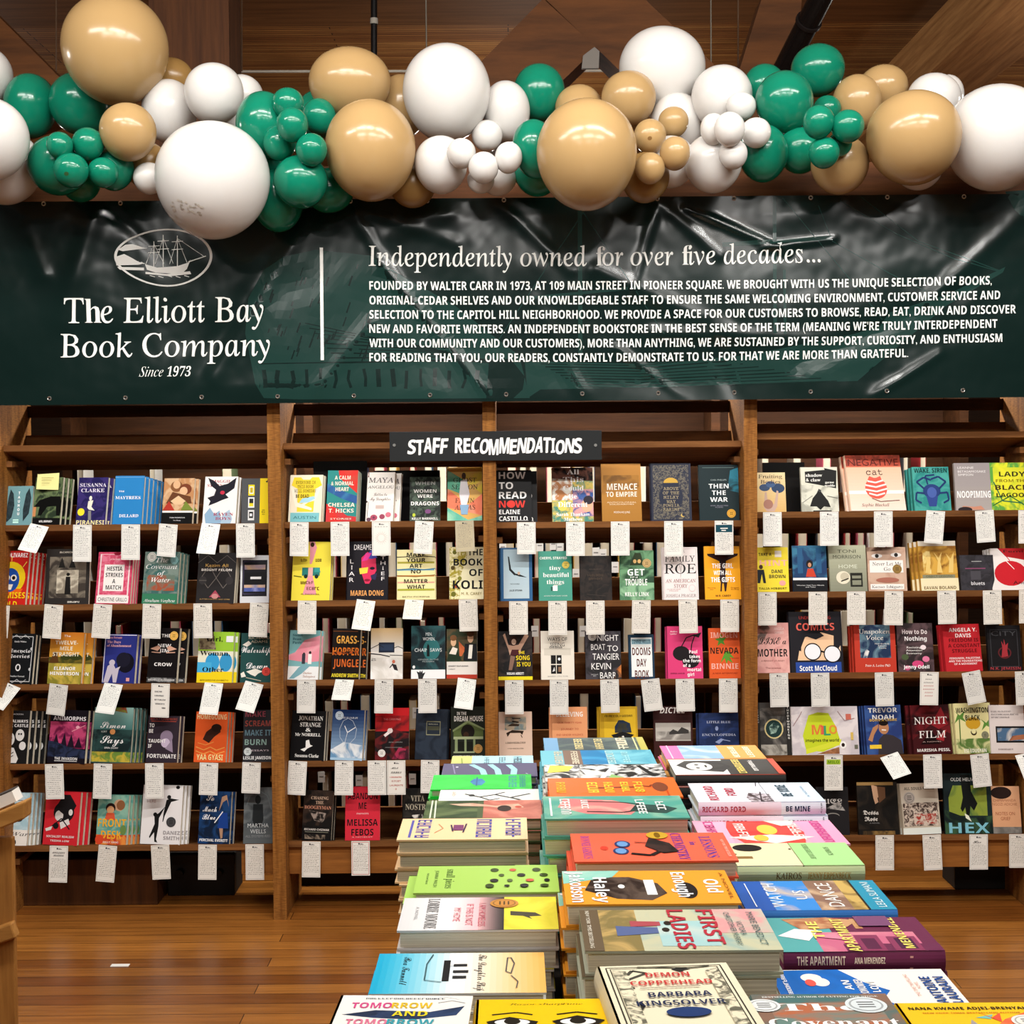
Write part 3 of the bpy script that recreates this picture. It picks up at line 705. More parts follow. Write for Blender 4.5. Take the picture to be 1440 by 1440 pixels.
#@@PART4
# ------------------------------------------------------------------ books facing out on the slanted shelves
# bay|row|x0|x1|top|p/h|copies|shift|base|look|art
BOOKS = """1|1|0|44|682|p|0|0|6f9aa0|teal paperback with two long black fish|q 1d2b30 2a3a40 60 .2 .08 .35 .2 .42 .5 .38 .8 .28 .92 .22 .7 .18 .4;p 1c262b .08 .05 .25 .12 .18 .2;q 1d2b30 2a3a40 60 .72 .1 .9 .3 .95 .7 .88 .95 .78 .8 .7 .4;t b fff .56 .82 .07 .07 T/A/U/H/O/U;r cfe 0.4 .06 .58 .1;r cfe .4 .12 .58 .15
1|1|43|85|670|p|2|6|3d4a35|dark green jungle paperback showing a black dog shape|n 2c3a2a 6b7d55 26 0 .14 1 1;p 0c0d0c .02 .38 .2 .52 .6 .6 .95 .6 1 .5 .98 .2 .85 .2 .82 .4 .5 .38 .3 .2 .18 .2 .22 .38;r c98a5a 0 .18 .1 .38;r 111 0 0 1 .15;b fff .25 .06 .75 .1 9
1|1|104|149|671|p|1|7|2a2560|dark purple paperback with pale lettering and small dancer|n 231f55 3a2f70 30 0 0 1 1;t f e8e4f0 .5 .84 .9 .075 SUSANNA/CLARKE;e f2eedd .45 .56 .05 .05;p f2eedd .38 .5 .55 .52 .5 .38 .62 .3 .42 .32 .36 .36;p 888 .4 .3 .5 .3 .52 .1 .42 .1;e f5e83a .16 .27 .12 .08;t b f4e9a8 .5 .05 .95 .09 PIRANESI
1|1|156|200|669|h|4|5.5|2e86c9|plain bright blue paperback with white spaced lettering|t f fff .25 .68 .2 .03 THE;t f fff .48 .55 .86 .06 MAYTREES;t f fff .55 .18 .66 .06 DILLARD;l 9fd0f0 .01 0 .97 1 .97
1|1|226|271|673|p|1|6|c9a27c|paperback with a painted embracing couple over black band|n d9b48c c08a5c 22 0 .3 1 1;e 8a5a38 .42 .82 .2 .12;e e0b48a .42 .86 .12 .09;e 7a3f28 .72 .76 .2 .12;e e8b890 .66 .72 .13 .09;p 6a4028 .1 .45 .3 .7 .9 .6 .95 .45;p e8c49a .25 .5 .5 .62 .75 .5 .6 .42 .4 .42;p b5392c 0 .3 .2 .5 .4 .3;p 7a8a3a .6 .3 .75 .5 1 .32 1 .3;r 111 0 0 1 .25;r f4f2ee 0 .25 1 .29;t s fff .5 .14 .5 .025 TONI MORRISON;t s fff .5 .08 .25 .02 The Bluest
1|1|283|332|671|p|1|4|f2efec|white paperback with a black raven and red lettering|t f b0394a .5 .9 .85 .06 MAGGIE/STIEFVATER;p 20202a .08 .98 .3 .9 .45 .8 .7 .85 .95 .98 .9 .75 .65 .62 .75 .55 .55 .5 .4 .45 .15 .38 .2 .48 .1 .55 .3 .6 .35 .72 .2 .8;e c03048 .55 .66 .07 .04;p 8fb0cc .1 0 .05 .2 .2 .34 .35 .2 .5 .28 .6 0;p aac4d8 .55 0 .6 .2 .8 .3 .9 .1 .85 0;t f a83a50 .62 .2 .6 .06 RAVEN/BOYS
1|1|339|377|674|p|0|0|4b4d50|grey paperback with three stamp pictures and yellow strip|r f5d800 .68 0 1 1;r f5d800 .25 .62 .48 .86;r fff .29 .66 .44 .82;r c9ae00 .31 .68 .42 .8;r eee .25 .35 .48 .58;r 222 .29 .45 .44 .55;r f0d820 .29 .38 .44 .45;r ddd .25 .07 .48 .3;r 1a1a1a .29 .12 .44 .26;r fff .32 .16 .4 .22;p 111 .88 .93 .98 .96 .94 .9;t s 665500 .82 .3 .12 .03 a/b/c
1|2|-15|37|774|p|4|5|c8261f|red paperback with a blue and yellow carnival mask|e f0d020 .5 .5 .44 .3;p e8661a .1 .3 .9 .3 .8 .2 .2 .2;e 1f4fa8 .5 .46 .27 .22;e f4f0e4 .4 .5 .09 .06;e f4f0e4 .6 .5 .09 .06;e 111 .4 .5 .05 .035;e 111 .6 .5 .05 .035;p f4f0e4 .4 .38 .6 .38 .55 .28 .45 .28;t b fff .5 .92 .92 .08 JOSE OLIVAREZ;t b f4d21c .5 .18 .96 .11 PROMISES/GOLD;l f8e060 .02 .5 .8 .5 .9;l f8e060 .02 .15 .7 .05 .8;l f8e060 .02 .85 .7 .95 .8
1|2|63|124|772|p|0|0|2a2624|dark sepia paperback with a lone standing figure|n 3a332d 7d7466 18 .08 .12 .92 .86;n 8d8474 cfc6b2 20 .25 .2 .75 .62;p 141210 .44 .18 .58 .18 .56 .5 .46 .5;e 141210 .51 .54 .04 .03;b cfc7b8 .3 .925 .75 .955 12;b e8e4da .52 .03 .8 .06 6;p 1a1714 .28 .66 .36 .85 .44 .66;p 1a1714 .52 .66 .6 .83 .68 .66
1|2|131|184|777|h|2|3|d94a6c|pink book with a white title panel and dark capitals|n e0587a c63a5c 40 0 0 1 1;r f6e2e4 .06 .02 .94 .96;n d94a6c e8809a 50 .1 .18 .9 .95;r fbf6f2 .2 .25 .78 .76;t b 111 .5 .68 .5 .08 HESTIA/STRIKES/A/MATCH;r fbf6f2 .04 .02 .96 .16;t s 111 .5 .09 .84 .07 CHRISTINE GRILLO;t s fff .5 .86 .3 .025 A NOVEL;e 8b1a30 .55 .97 .1 .03
1|2|197|250|777|h|2|5|4c6f68|teal and rust paperback with white italic lettering|n 3f6a66 7e8f86 20 0 .2 1 1;n a5533a 6b7d70 24 .1 .25 .9 .55;r 3b8060 0 0 1 .19;t i fff .5 .84 .9 .085 The/Covenant/of/Water;t i fff .5 .06 .9 .055 Abraham Verghese;k d8d8d0 .2 .9 .13;k 8fc0c0 .85 .84 .11
1|2|273|330|779|p|1|3|2d2b2c|dark grey paperback with looping ornaments and gold name|l 77706a .015 .1 .5 .3 .75 .5 .5 .7 .75 .9 .5 .7 .3 .5 .5 .3 .3 .1 .5;l 6a6460 .012 0 .8 .25 .95 .5 .8 .75 .95 1 .8;e 3c393a .15 .45 .1 .08;e 3c393a .85 .45 .1 .08;l 77706a .012 .05 .45 .25 .45;t s d2a85a .5 .75 .6 .06 Kazim Ali;t b f0ede6 .5 .66 .8 .045 BRIGHT FELON;p a8485a .35 .12 .5 .26 .65 .12;e c98a8a .5 .14 .09 .05;t s c8a060 .5 .08 .8 .02 AUTOBIOGRAPHY AND CITIES
1|2|337|378|783|p|0|0|d4d6da|pale book framing a blurred dark striped painting|r 14131a .07 .14 .92 .9;h 4a4460 14131a .1 .18 .9 .88;r 14131a .12 .2 .88 .86;n b89878 8a7a90 14 .14 .7 .86 .8;n 4a5aa0 8a90c8 14 .14 .24 .86 .34;n c8a890 8a8aa8 12 .14 .32 .86 .38;r 0c0b10 .14 .42 .86 .64;r e8e8e8 .35 .5 .72 .55
1|3|0|46|891|h|1|4|15191c|black book with white filigree border and moon|l d8dadc .02 .08 .06 .08 .94 .92 .94 .92 .06 .08 .06;l c8cacc .015 .2 .9 .35 .97 .5 .9 .65 .97 .8 .9;l c8cacc .015 .2 .1 .35 .03 .5 .1 .65 .03 .8 .1;t f dfe2e4 .5 .84 .4 .03 Emily Wildes;t k e6e8ea .5 .66 .75 .07 Encyclo/Faeries;e e8eaec .5 .33 .09 .07;e 15191c .5 .33 .05 .045;t f dfe2e4 .5 .16 .5 .03 Heather Fawcett;e c8cacc .1 .7 .04 .03;e c8cacc .9 .7 .04 .03;e c8cacc .1 .3 .04 .03;e c8cacc .9 .3 .04 .03
1|3|64|115|890|h|1|13|d08a2e|golden yellow book of a sunlit field with white capitals|g e8b040 c87828 0 .45 1 1;n 4a4a20 7a6a28 20 0 .4 1 .52;n c8b04a 8a8430 20 0 0 1 .4;p 5a3a1c 0 .4 .15 .62 .25 .58 .3 .4;e 3a401c .5 .52 .16 .06;e 3a401c .8 .52 .18 .06;t s fff .5 .93 .2 .04 The;t b f6efd8 .5 .8 .8 .075 TWELVE-/MILE/STRAIGHT;t b fff .5 .3 .86 .065 ELEANOR/HENDERSON
1|3|141|190|893|p|1|5|2c3380|deep blue paperback with a crouching nude and dark curls|l e8e8f0 .02 .02 .02 .02 .98 .98 .98;t f d88a8a .08 .95 0 .03 ;t F e0a0a0 .08 .93 .45 .045 Elena Ferrante;t F e6b0b0 .08 .84 .75 .05 The Days/of Abandonment;e 14131f .7 .42 .26 .2;e 1d1c2c .62 .48 .22 .15;p c8c0d0 .05 .02 .15 .35 .3 .42 .4 .3 .55 .35 .5 .28 .45 .02 .35 .02 .3 .2 .2 .02;e c8c0d0 .28 .42 .09 .06;r e0a0a0 .75 .05 .85 .12
1|3|204|249|885|p|1|12|161314|black paperback with spaced white title and clasped hands|t b f2f0ee .55 .86 .3 .06 THE;t b f2f0ee .52 .68 .45 .06 NEW/JIM;t b f2f0ee .52 .34 .6 .06 CROW;p d8a890 .05 .62 .3 .58 .4 .64 .3 .68;p d8a890 .95 .62 .7 .58 .6 .64 .7 .68;l d8a890 .03 .1 .56 .4 .55;l d8a890 .03 .9 .56 .6 .55;n 888 333 30 0 .02 1 .1;t b ddd .5 .06 .9 .035 MICHELLE ALEXANDER;k f2c060 .82 .86 .14
1|3|275|327|891|p|1|6|8ab82e|green, blue and yellow paperback with two profile heads|r 9ac83a 0 .6 1 1;q 6a5a48 a89a7a 40 .02 .65 .5 .65 .4 1 .02 1;r e8e6d0 0 .22 1 .62;e 3aa0d8 .42 .4 .2 .18;e 3a98cc .8 .4 .18 .18;r f4d820 0 0 1 .22;r 4ab0e0 0 .2 .4 .4;t f 111 .45 .86 .45 .09 Girl,;t f 111 .48 .58 .85 .09 Woman,;t f 111 .45 .26 .6 .09 Other;r eee .78 .8 .98 .92;t s 7a6000 .5 .05 .8 .03 BERNARDINE EVARISTO
1|3|337|380|893|p|0|0|1f4a48|dark teal paperback with white leaping rabbits and red dot|t s d8d0b8 .6 .9 .7 .05 RICHARD/ADAMS;t c fff .5 .66 .95 .12 Watership;t c fff .55 .34 .7 .12 Down;p f0ece0 .05 .76 .25 .84 .35 .78 .2 .72;p f0ece0 .2 .22 .5 .28 .75 .22 .6 .18 .5 .12 .35 .16;p f0ece0 .02 .18 .12 .22 .2 .12 .05 .1;k e04a40 .86 .22 .14;l d8d0b8 .02 .2 .1 .7 .03
1|4|-12|38|1000|p|3|7|1b1b1c|black and white paperback with ghostly drawn faces|t s eee .5 .93 .6 .025 SHIRLEY JACKSON;t b f0f0f0 .55 .8 .85 .055 HAVE ALWAYS/IN THE CASTLE;e e4e4e2 .45 .46 .15 .13;e e4e4e2 .75 .54 .13 .11;e e4e4e2 .2 .36 .1 .08;e e4e4e2 .85 .34 .1 .08;p e4e4e2 .2 .02 .35 .32 .6 .3 .75 .1 .7 .02;e 111 .41 .48 .03 .025;e 111 .5 .48 .03 .025;e 111 .72 .56 .025 .02;e 111 .79 .56 .025 .02;l 111 .02 .3 .1 .6 .22;l 111 .02 .35 .05 .6 .16;e 111 .17 .37 .02 .02;e 111 .24 .37 .02 .02
1|4|63|121|1000|p|2|6|18141c|black paperback with magenta battle scene and silver logo|n 7a1f4a c84a78 22 .02 .28 .98 .78;e f0b0c0 .75 .68 .05 .03;p 241626 .1 .3 .2 .55 .3 .32;p 241626 .32 .3 .42 .58 .5 .3;p 241626 .5 .3 .6 .55 .7 .3;p 241626 .7 .3 .8 .5 .9 .3;q 2a3350 161a28 30 0 .12 1 .1 1 .25 .5 .32 .2 .4 0 .42;l f0a0b0 .015 .6 .6 .95 .72;t b e8e6ea .52 .84 .86 .075 ANIMORPHS;t b eee .5 .09 .6 .05 THE INVASION;r eee .2 .04 .8 .05
1|4|126|184|997|h|3|5|3a5a58|dark teal book with flowing white title over green hill|g 3a6a68 8ab0a8 0 .5 1 1;n 1a2a2c 2c4a48 20 0 .2 1 .6;n 6a8a3a c8b040 30 0 .02 1 .2;q 8a3a2a 7a8a3a 40 .2 1 .8 1 .85 .9 .5 .94 .25 .9;t c fff .5 .68 .65 .11 Simon;t s e0e4e0 .28 .56 .15 .03 SORT;t c fff .5 .42 .6 .13 Says;e e8a060 .5 .56 .07 .05;t s fff .5 .27 .35 .03 ERIN BOW
1|4|203|250|1009|p|1|5|332a33|dusky brown paperback with spaced white title and astronaut|t s b04a3a .5 .93 .85 .05 BECKY CHAMBERS;l b04a3a .02 .1 .88 .9 .88;e 8a7a90 .62 .55 .2 .14;e c8b8d0 .6 .42 .14 .1;p 9a8aa0 .6 .3 .85 .22 .8 .5;T b f2f0ee .05 .79 .16 .08 TO/BE;T b f2f0ee .05 .46 .55 .075 TAUGHT/IF;t b f2f0ee .5 .14 .92 .085 FORTUNATE
1|4|271|318|1004|p|2|4|e8602a|orange paperback with dark figure and yellow capitals|t b f6d8a0 .5 .9 .92 .1 HOMEGOING;p 3a2018 .25 .45 .35 .6 .55 .7 .75 .75 .8 .6 .6 .5 .45 .38;e 2a1812 .66 .68 .16 .08;l f4a050 .03 .05 .3 .3 .24 .5 .3 .7 .24 .95 .3;l f4a050 .03 .05 .22 .3 .16 .5 .22 .7 .16 .95 .22;l f4a050 .02 .1 .38 .35 .34 .6 .4;t b f6e6a0 .5 .1 .82 .11 YAA GYASI
1|4|341|382|1002|p|0|0|2c2c30|charcoal paperback with stacked rainbow foil capitals|T b 9a4a58 .06 .92 .7 .11 MAKE;T b a04a40 .06 .74 .88 .11 SCREAM;T b 6a8a98 .06 .56 .9 .11 MAKE IT;T b 8aa8a0 .06 .38 .75 .11 BURN;t s d8c8d0 .6 .22 .6 .03 ESSAYS;t b f0f0f0 .5 .08 .95 .06 LESLIE JAMISON;k dfe8e8 .17 .2 .13
1|5|2|38|1117|p|3|4.5|bcd8e0|pale blue paperback with red-edged copies behind|n c8e0e8 a8ccd8 30 0 .3 1 1;r f0ede6 0 0 1 .3;t i 222 .7 .22 .7 .07 War;e 2a3a40 .6 .5 .16 .05;e 333 .5 .06 .06 .05;l 556 .02 .2 .86 .9 .86
1|5|57|110|1116|p|2|7|d02a34|red paperback with a black and white tumbling collage|e 1c1a1c .55 .62 .3 .2;e d8d4d0 .42 .55 .12 .1;e 2a2628 .65 .72 .13 .1;p 1c1a1c .3 .7 .5 .95 .7 .95 .9 .75 .7 .5;p e4e0dc .5 .3 .75 .4 .7 .5 .45 .42;l 1c1a1c .03 .15 .3 .5 .5 .75 .3;p e4e0dc .05 .3 .25 .35 .22 .28 .08 .25;e 1c1a1c .35 .36 .08 .06;e e0ddd8 .75 .62 .06 .06;t b f0e8e8 .5 .16 .8 .04 SOCIALIST REALISM;t b f0e8e8 .5 .08 .55 .035 TRISHA LOW
1|5|133|178|1121|p|3|5.5|6fa89a|teal paperback with two children and big orange title|n 5a9a90 8ab8a4 20 0 .3 1 1;e c8a080 .7 .8 .18 .12;e 8a5a3a .75 .8 .14 .1;e 2a1a16 .42 .74 .16 .1;e e0a878 .42 .7 .12 .08;p d85a3a .25 .5 .6 .5 .55 .64 .3 .64;n c8402a e89040 30 0 0 1 .2;t b f2b030 .5 .44 .92 .16 FRONT/DESK;e d8482a .12 .1 .14 .1;e 6a8a4a .88 .3 .1 .1;t s fff .5 .05 .5 .035 KELLY YANG
1|5|195|254|1108|p|2|5|eceaea|white paperback with two leaping black figures|p 1a1a1a .6 .75 .7 .78 .92 .76 .72 .72 .66 .62 .58 .48 .55 .38 .53 .38 .55 .55;e 1a1a1a .66 .8 .05 .035;p 1a1a1a .32 .48 .42 .52 .58 .64 .44 .44 .44 .3 .4 .08 .44 .03 .36 .04 .34 .2 .24 .1 .22 .12 .34 .34;e 1a1a1a .34 .5 .05 .035;e 1a1a1a .87 .97 .05 .03;T s b8a0a0 .12 .8 .22 .05 AS/HERE;t b 9a9698 .78 .2 .42 .06 DANEZ/SMITH;k 4a4a4c .75 .38 .12
1|5|277|323|1117|p|1|5|14284a|navy paperback with blue dressed woman and white script|n 102038 1c4070 18 0 0 1 1;T c fff .2 .88 .25 .12 So;T c fff .1 .66 .45 .1 Much/Blue;p 1c3f8a .6 .3 .95 .3 .9 .6 .66 .6;p b08a70 .62 .62 .7 .9 .85 .94 .94 .7 .86 .85 .74 .8;p b08a70 .66 .3 .72 .1 .78 .12 .78 .3;l f0f0f0 .03 .5 .4 .75 .62;t b fff .5 .07 .9 .05 PERCIVAL EVERETT
1|5|342|383|1112|p|0|0|4a4e50|misty grey paperback with a dark robot figure|g 5a6062 3a3e42 0 0 1 1;n 4a5054 6a7072 14 0 .3 1 1;l 6a7274 .03 .05 .6 .2 .85 .5 .95 .8 .85 .95 .6;e 202426 .48 .78 .1 .08;p 202426 .3 .42 .32 .7 .65 .7 .68 .42 .6 .3 .38 .3;t s c4c8ca .5 .32 .72 .07 MARTHA/WELLS;t s 8a8e90 .5 .13 .85 .04 ALL SYSTEMS RED
2|1|404|452|667|p|1|3|efe6cf|cream paperback with drawn yellow top and folded arms|p f2d83a .12 .95 .88 .95 .98 .78 .78 .7 .75 .22 .25 .22 .25 .7 .05 .78;p f2e6cc .3 .97 .7 .97 .6 .9 .4 .9;p fbf0dc .02 .75 .1 .75 .25 .42 .7 .3 .7 .25 .2 .33;p fbf0dc .98 .75 .9 .75 .75 .5 .35 .3 .3 .36 .8 .46;r 7fc4cc .06 0 .94 .2;p a8d8e8 .3 .4 .6 .42 .8 .5 .75 .55 .4 .5;t m 3a3210 .48 .84 .66 .06 EVERYONE IN/THIS ROOM/WILL SOMEDAY;t b 3a3210 .4 .55 .4 .07 BE DEAD;t s 3a7a80 .5 .1 .7 .06 AUSTIN
2|1|457|501|661|p|2|2.5|2f8a86|red and teal swirled paperback with spaced white capitals|q d8332c c84a3a 8 .35 1 1 1 1 .55 .7 .7 .4 .85;q d8332c b8404a 8 0 .35 .4 .25 .7 .12 1 .1 1 0 0 0;q 2f5a98 3a7aa8 12 0 .75 .5 .6 1 .5 1 .35 .5 .45 0 .6;t b f4ead8 .5 .86 .75 .075 A CALM/& NORMAL/HEART;t b f4ead8 .5 .33 .88 .075 CHELSEA/T. HICKS;t s f4ead8 .5 .06 .7 .03 STORIES
2|1|513|553|664|p|1|10|f1ebe4|white floral paperback with thin dark serif title|t g 3a3330 .5 .84 .9 .1 MAYA;t g 3a3330 .5 .7 .95 .06 ANGELOU;t c 5a4a44 .5 .55 .75 .06 Letter to/My Daughter;r cdb8b0 .35 .26 .65 .33;e b05068 .3 .08 .13 .06;e 7a3a52 .3 .08 .05 .025;e a04a60 .6 .1 .1 .05;e d8788a .82 .14 .1 .05;e 6a4a58 .12 .04 .08 .04;l 5a4a44 .015 .05 .05 .08 .4;n e8d8d0 6a4a4c 60 0 .9 .06 1;e 3a2a2a .02 .4 .03 .02
2|1|576|619|671|p|0|0|26302a|black leafy paperback with stacked white capitals|n 1c2420 4a5a4c 40 0 0 1 1;t b 9a9a96 .5 .86 .66 .08 WHEN;t b f4f2ee .5 .68 .75 .075 WOMEN/WERE;t b f4f2ee .5 .4 .92 .085 DRAGONS;e 7a4a7a .6 .22 .1 .05;e b8c83a .14 .14 .05 .04;t b f4f2ee .5 .06 .85 .05 KELLY BARNHILL
2|1|629|678|658|p|0|0|e0b060|pastel striped paperback with a pale walking figure|q e8d040 e0a860 10 .5 1 1 1 1 .5 .4 .8;q 58b090 8ac0a0 10 0 .95 .5 .75 .6 .45 0 .6;q e87a5a f0a080 10 0 .6 .6 .3 1 .5 1 .1 0 .25;q 60b8a0 98d0b0 10 0 .25 .6 .02 1 .1 1 0 0 0;t g 2a2418 .5 .76 .75 .085 GHOST/SEASON;t g 2a2418 .5 .38 .6 .085 FATIN/ABBAS;p e8e4e8 .38 .75 .55 .78 .64 .5 .56 .3 .4 .28 .34 .5;e 4a3428 .47 .84 .06 .06;p 8ab0d0 .36 .3 .62 .3 .58 .12 .4 .12
2|2|408|464|762|p|1|3|f0e04a|bright yellow paperback with pink figure and green van|p e89aa8 .42 1 .56 1 .62 .9 .55 .72 .5 .62 .45 .62 .44 .9;e 3a2a1a .5 .95 .05 .04;r 2a7a74 .26 .42 .72 .56;e 15302e .36 .41 .05 .035;e 15302e .64 .41 .05 .035;p 3a9a94 .58 .56 .7 .56 .74 .48 .58 .48;r e8b0a8 .42 .42 .54 .56;p e89aa8 .42 .42 .54 .42 .66 .1 .3 .1;b 5a3a10 .22 .66 .4 .71 3;b 5a3a10 .6 .66 .76 .71 3;b 5a3a10 .24 .28 .58 .33 5;b 5a3a10 .4 .18 .74 .23 5;l 5a6a20 .02 .05 .42 .26 .4;t s 6a5a10 .5 .11 .5 .02 A NOVEL
2|2|487|545|762|h|0|0|17141c|black book with a vivid pink eye-patched face|p d8305a .35 .72 .5 .82 .7 .74 .72 .5 .55 .28 .45 .28 .36 .45;p 4a4ab0 .4 .72 .6 .86 .74 .72 .6 .7;p e83a9a .36 .66 .46 .8 .6 .8 .5 .68;p f2d84a .3 .54 .52 .56 .5 .46 .32 .44;e 1a1028 .62 .54 .06 .025;p 2a2a50 .58 .42 .74 .46 .7 .34 .6 .36;e 8a0f30 .5 .34 .07 .02;t s f0ecec .42 .9 .5 .09 DREAMER;t s f0ecec .12 .66 .14 .07 L/I/A/R;t s f0ecec .88 .72 .12 .06 T/H/I/E/F;t b f0a860 .5 .12 .8 .09 MARIA DONG;l 2c2838 .01 .05 .5 .3 .48;l 2c2838 .01 .72 .4 .95 .42
2|2|558|612|774|p|1|1|ece2a8|pale yellow paperback with wavy coloured bands and capitals|r a8a03a .02 .72 .98 .76;r 6a9ab0 .02 .58 .98 .61;r c88a4a .02 .46 .98 .49;r e0a890 .02 .33 .98 .36;r a8a838 .02 .18 .98 .22;l 222 .02 0 .85 .3 .86 .35 .84 .7 .87 1 .85;l 2a6a8a .02 0 .6 .4 .62 .7 .6 1 .62;l 8a5a20 .02 0 .48 .5 .46 1 .49;t b 1c1a10 .5 .9 .5 .075 MAKE/YOUR/ART/NO;t b 1c1a10 .5 .37 .62 .075 MATTER/WHAT;t s 4a4420 .5 .06 .7 .025 BETH PICKENS
2|2|632|680|771|p|0|0|f2ecc4|cream paperback with leafy vines and heavy black capitals|q a89a2a f0e8b8 50 0 1 .55 1 .5 .75 .35 .5 .3 0 0 0;e 6a6a20 .15 .9 .06 .04;e b8a040 .3 .8 .06 .04;e 5a4a1a .1 .6 .06 .04;e 8a8a30 .3 .4 .06 .04;e a04a2a .2 .25 .05 .035;e 6a6a20 .12 .1 .07 .05;t b 0c0c0c .76 .9 .44 .12 THE;t b 0c0c0c .55 .71 .86 .13 BOOK;t b 0c0c0c .78 .51 .4 .13 OF;t b 0c0c0c .54 .28 .88 .16 KOLI;t s 8a7a3a .65 .11 .6 .05 M. R. CAREY
2|3|403|448|887|p|1|5|7fb8bc|pink and teal paperback with two small figures and shadow|r eef0f0 0 0 1 .27;q e890a0 e8a8b0 12 0 .5 .2 .55 .5 .8 1 .9 1 .38 .6 .35 0 .4;p 7fb0bc .05 .02 .35 .25 .5 .3 .75 .3 .45 .12 .2 .02;e 333 .5 .52 .04 .03;r 3a3a44 .44 .32 .55 .52;r f4f0ee .64 .32 .76 .52;e 222 .7 .55 .04 .03;T f 2a5a64 .1 .9 .32 .05 Sweet/Bean/Paste;T i a06a50 .5 .14 .4 .045 Durian/Sukegawa
2|3|464|505|885|p|1|11|1a1413|black paperback with tall flame-filled distressed title|r 8a4a1a .02 .94 .9 .95;t b f0b050 .55 .78 .8 .15 GRASS-;t b e07828 .5 .55 .95 .15 HOPPER;t b d8682a .52 .32 .9 .15 JUNGLE;q 1a1413 c85a1a 60 .05 .48 .95 .52 .95 .56 .05 .54;t b f6e03a .5 .08 .95 .07 ANDREW SMITH
2|3|521|566|885|p|0|0|e6e2da|white paperback of a snowy field with running girl|g e6e4e0 c8a878 0 .55 1 1;r 1c2438 .25 .52 .74 .72;r 2c3c58 .29 .56 .7 .68;l 26262a .02 0 .6 .25 .68 .4 .62;l 26262a .02 .7 .6 .85 .64 1 .6;l 26262a .03 0 .5 .3 .48 .6 .44;l 444 .02 .6 .47 1 .46;q d8d4cc f4f2ee 10 0 0 1 0 1 .42 .5 .4 0 .44;p 2a2428 .66 .3 .8 .28 .86 .16 .74 .18;e c86a50 .72 .34 .05 .035;l 2a2428 .03 .7 .3 .6 .22;t s 555 .1 .4 .15 .02 a/b
2|3|578|626|882|p|0|0|152a30|dark teal paperback with handprint on its white foot|n 14242a 2c5a5e 10 0 .18 1 1;e 2f7072 .6 .55 .25 .2;r eef0f0 0 0 1 .17;t s dfe6e6 .52 .84 .36 .06 MEN,/WOMEN,;t s dfe6e6 .5 .54 .8 .065 CHAIN SAWS;p 0c1416 .46 .42 .54 .42 .53 .62 .49 .66 .46 .6;t s a8b4b4 .5 .36 .6 .025 GENDER IN THE/MODERN;p 2a2a2c .22 0 .2 .08 .16 .14 .24 .12 .27 .16 .29 .12 .34 .16 .34 .1 .42 .12 .36 .04 .34 0;e eee .08 .22 .04 .03
2|3|628|671|887|p|0|0|e9e4dc|painting-covered paperback with two portraits over white and red|n 33402c 5a4a30 14 0 .34 1 1;q c8683a a84a2a 14 .4 .75 .62 .6 .5 .45 .42 .45;p 20301f 0 .36 .1 .6 .3 .62 .5 .36;e e2b890 .22 .74 .09 .09;e 7a5230 .22 .82 .11 .06;p f0e6d8 .08 .5 .2 .64 .36 .6 .3 .48;p 14171c .55 .36 .6 .7 .98 .7 1 .36;p f0ece0 .7 .4 .74 .68 .86 .68 .82 .4;e e4b894 .78 .82 .1 .1;e 5a3a20 .78 .9 .12 .06;r b83a28 0 0 1 .08;b 777 .06 .24 .72 .265 14;b 777 .06 .18 .3 .2 6
2|4|406|456|1001|p|1|4|121214|black paperback with a white bird and engraved lettering|t f f4f4f0 .56 .85 .72 .085 JONATHAN/STRANGE;t f f4f4f0 .5 .62 .16 .075 &;t f f4f4f0 .5 .52 .76 .06 Mr NORRELL;p f2f2ee .3 .22 .45 .26 .45 .4 .54 .42 .58 .32 .66 .3 .5 .24 .42 .18;t f f4f4f0 .5 .1 .7 .065 Susanna Clarke
2|4|463|510|1000|p|1|5|27457c|blue sky paperback with a large clock face|g a8c8e0 1c3260 0 0 1 1;q e8eef2 6a98c0 14 0 .2 .4 .36 1 .3 1 .05 0 .05;l c8d4e0 .012 .25 .62 .35 .78 .5 .83 .65 .78 .78 .62 .75 .45 .6 .34 .4 .34 .27 .45 .25 .62;l f0f4f8 .025 .5 .55 .4 .68;l f0f4f8 .025 .5 .55 .75 .66;l f0f4f8 .012 .5 .55 .42 .3;t s e8eef4 .5 .84 .6 .035 STORIES OF YOUR LIFE;k d0e0ec .22 .88 .13
2|4|527|575|998|p|0|0|1b1112|black and red paperback with a pale blurred bird shape|n a8181c 5a1014 10 0 .55 1 1;r c01a20 0 .85 1 1;q 161012 6a1a1c 18 0 .4 .5 .6 1 .5 1 0 0 0;p e8dcd8 .25 .48 .4 .56 .5 .62 .42 .5 .3 .44;e d8c8c4 .44 .56 .08 .05;t s e08080 .5 .78 .5 .035 THE CARRYING;t s 999 .6 .34 .4 .02 ADA LIMON;l 888 .01 .3 .24 .8 .24;q a02a4a 3a1420 26 .5 .02 1 .02 1 .2 .7 .24;k f0ede8 .2 .13 .11
2|4|583|628|1000|h|1|3|232c38|dark slate cloth book with a small framed label|n 2a3442 1c2430 16 0 0 1 1;r 8a8a70 .33 .48 .78 .76;r 242c36 .35 .5 .76 .74;r 4a4c3c .37 .58 .74 .66;t s c8c8b0 .55 .7 .3 .02 ANDREA LAWLOR
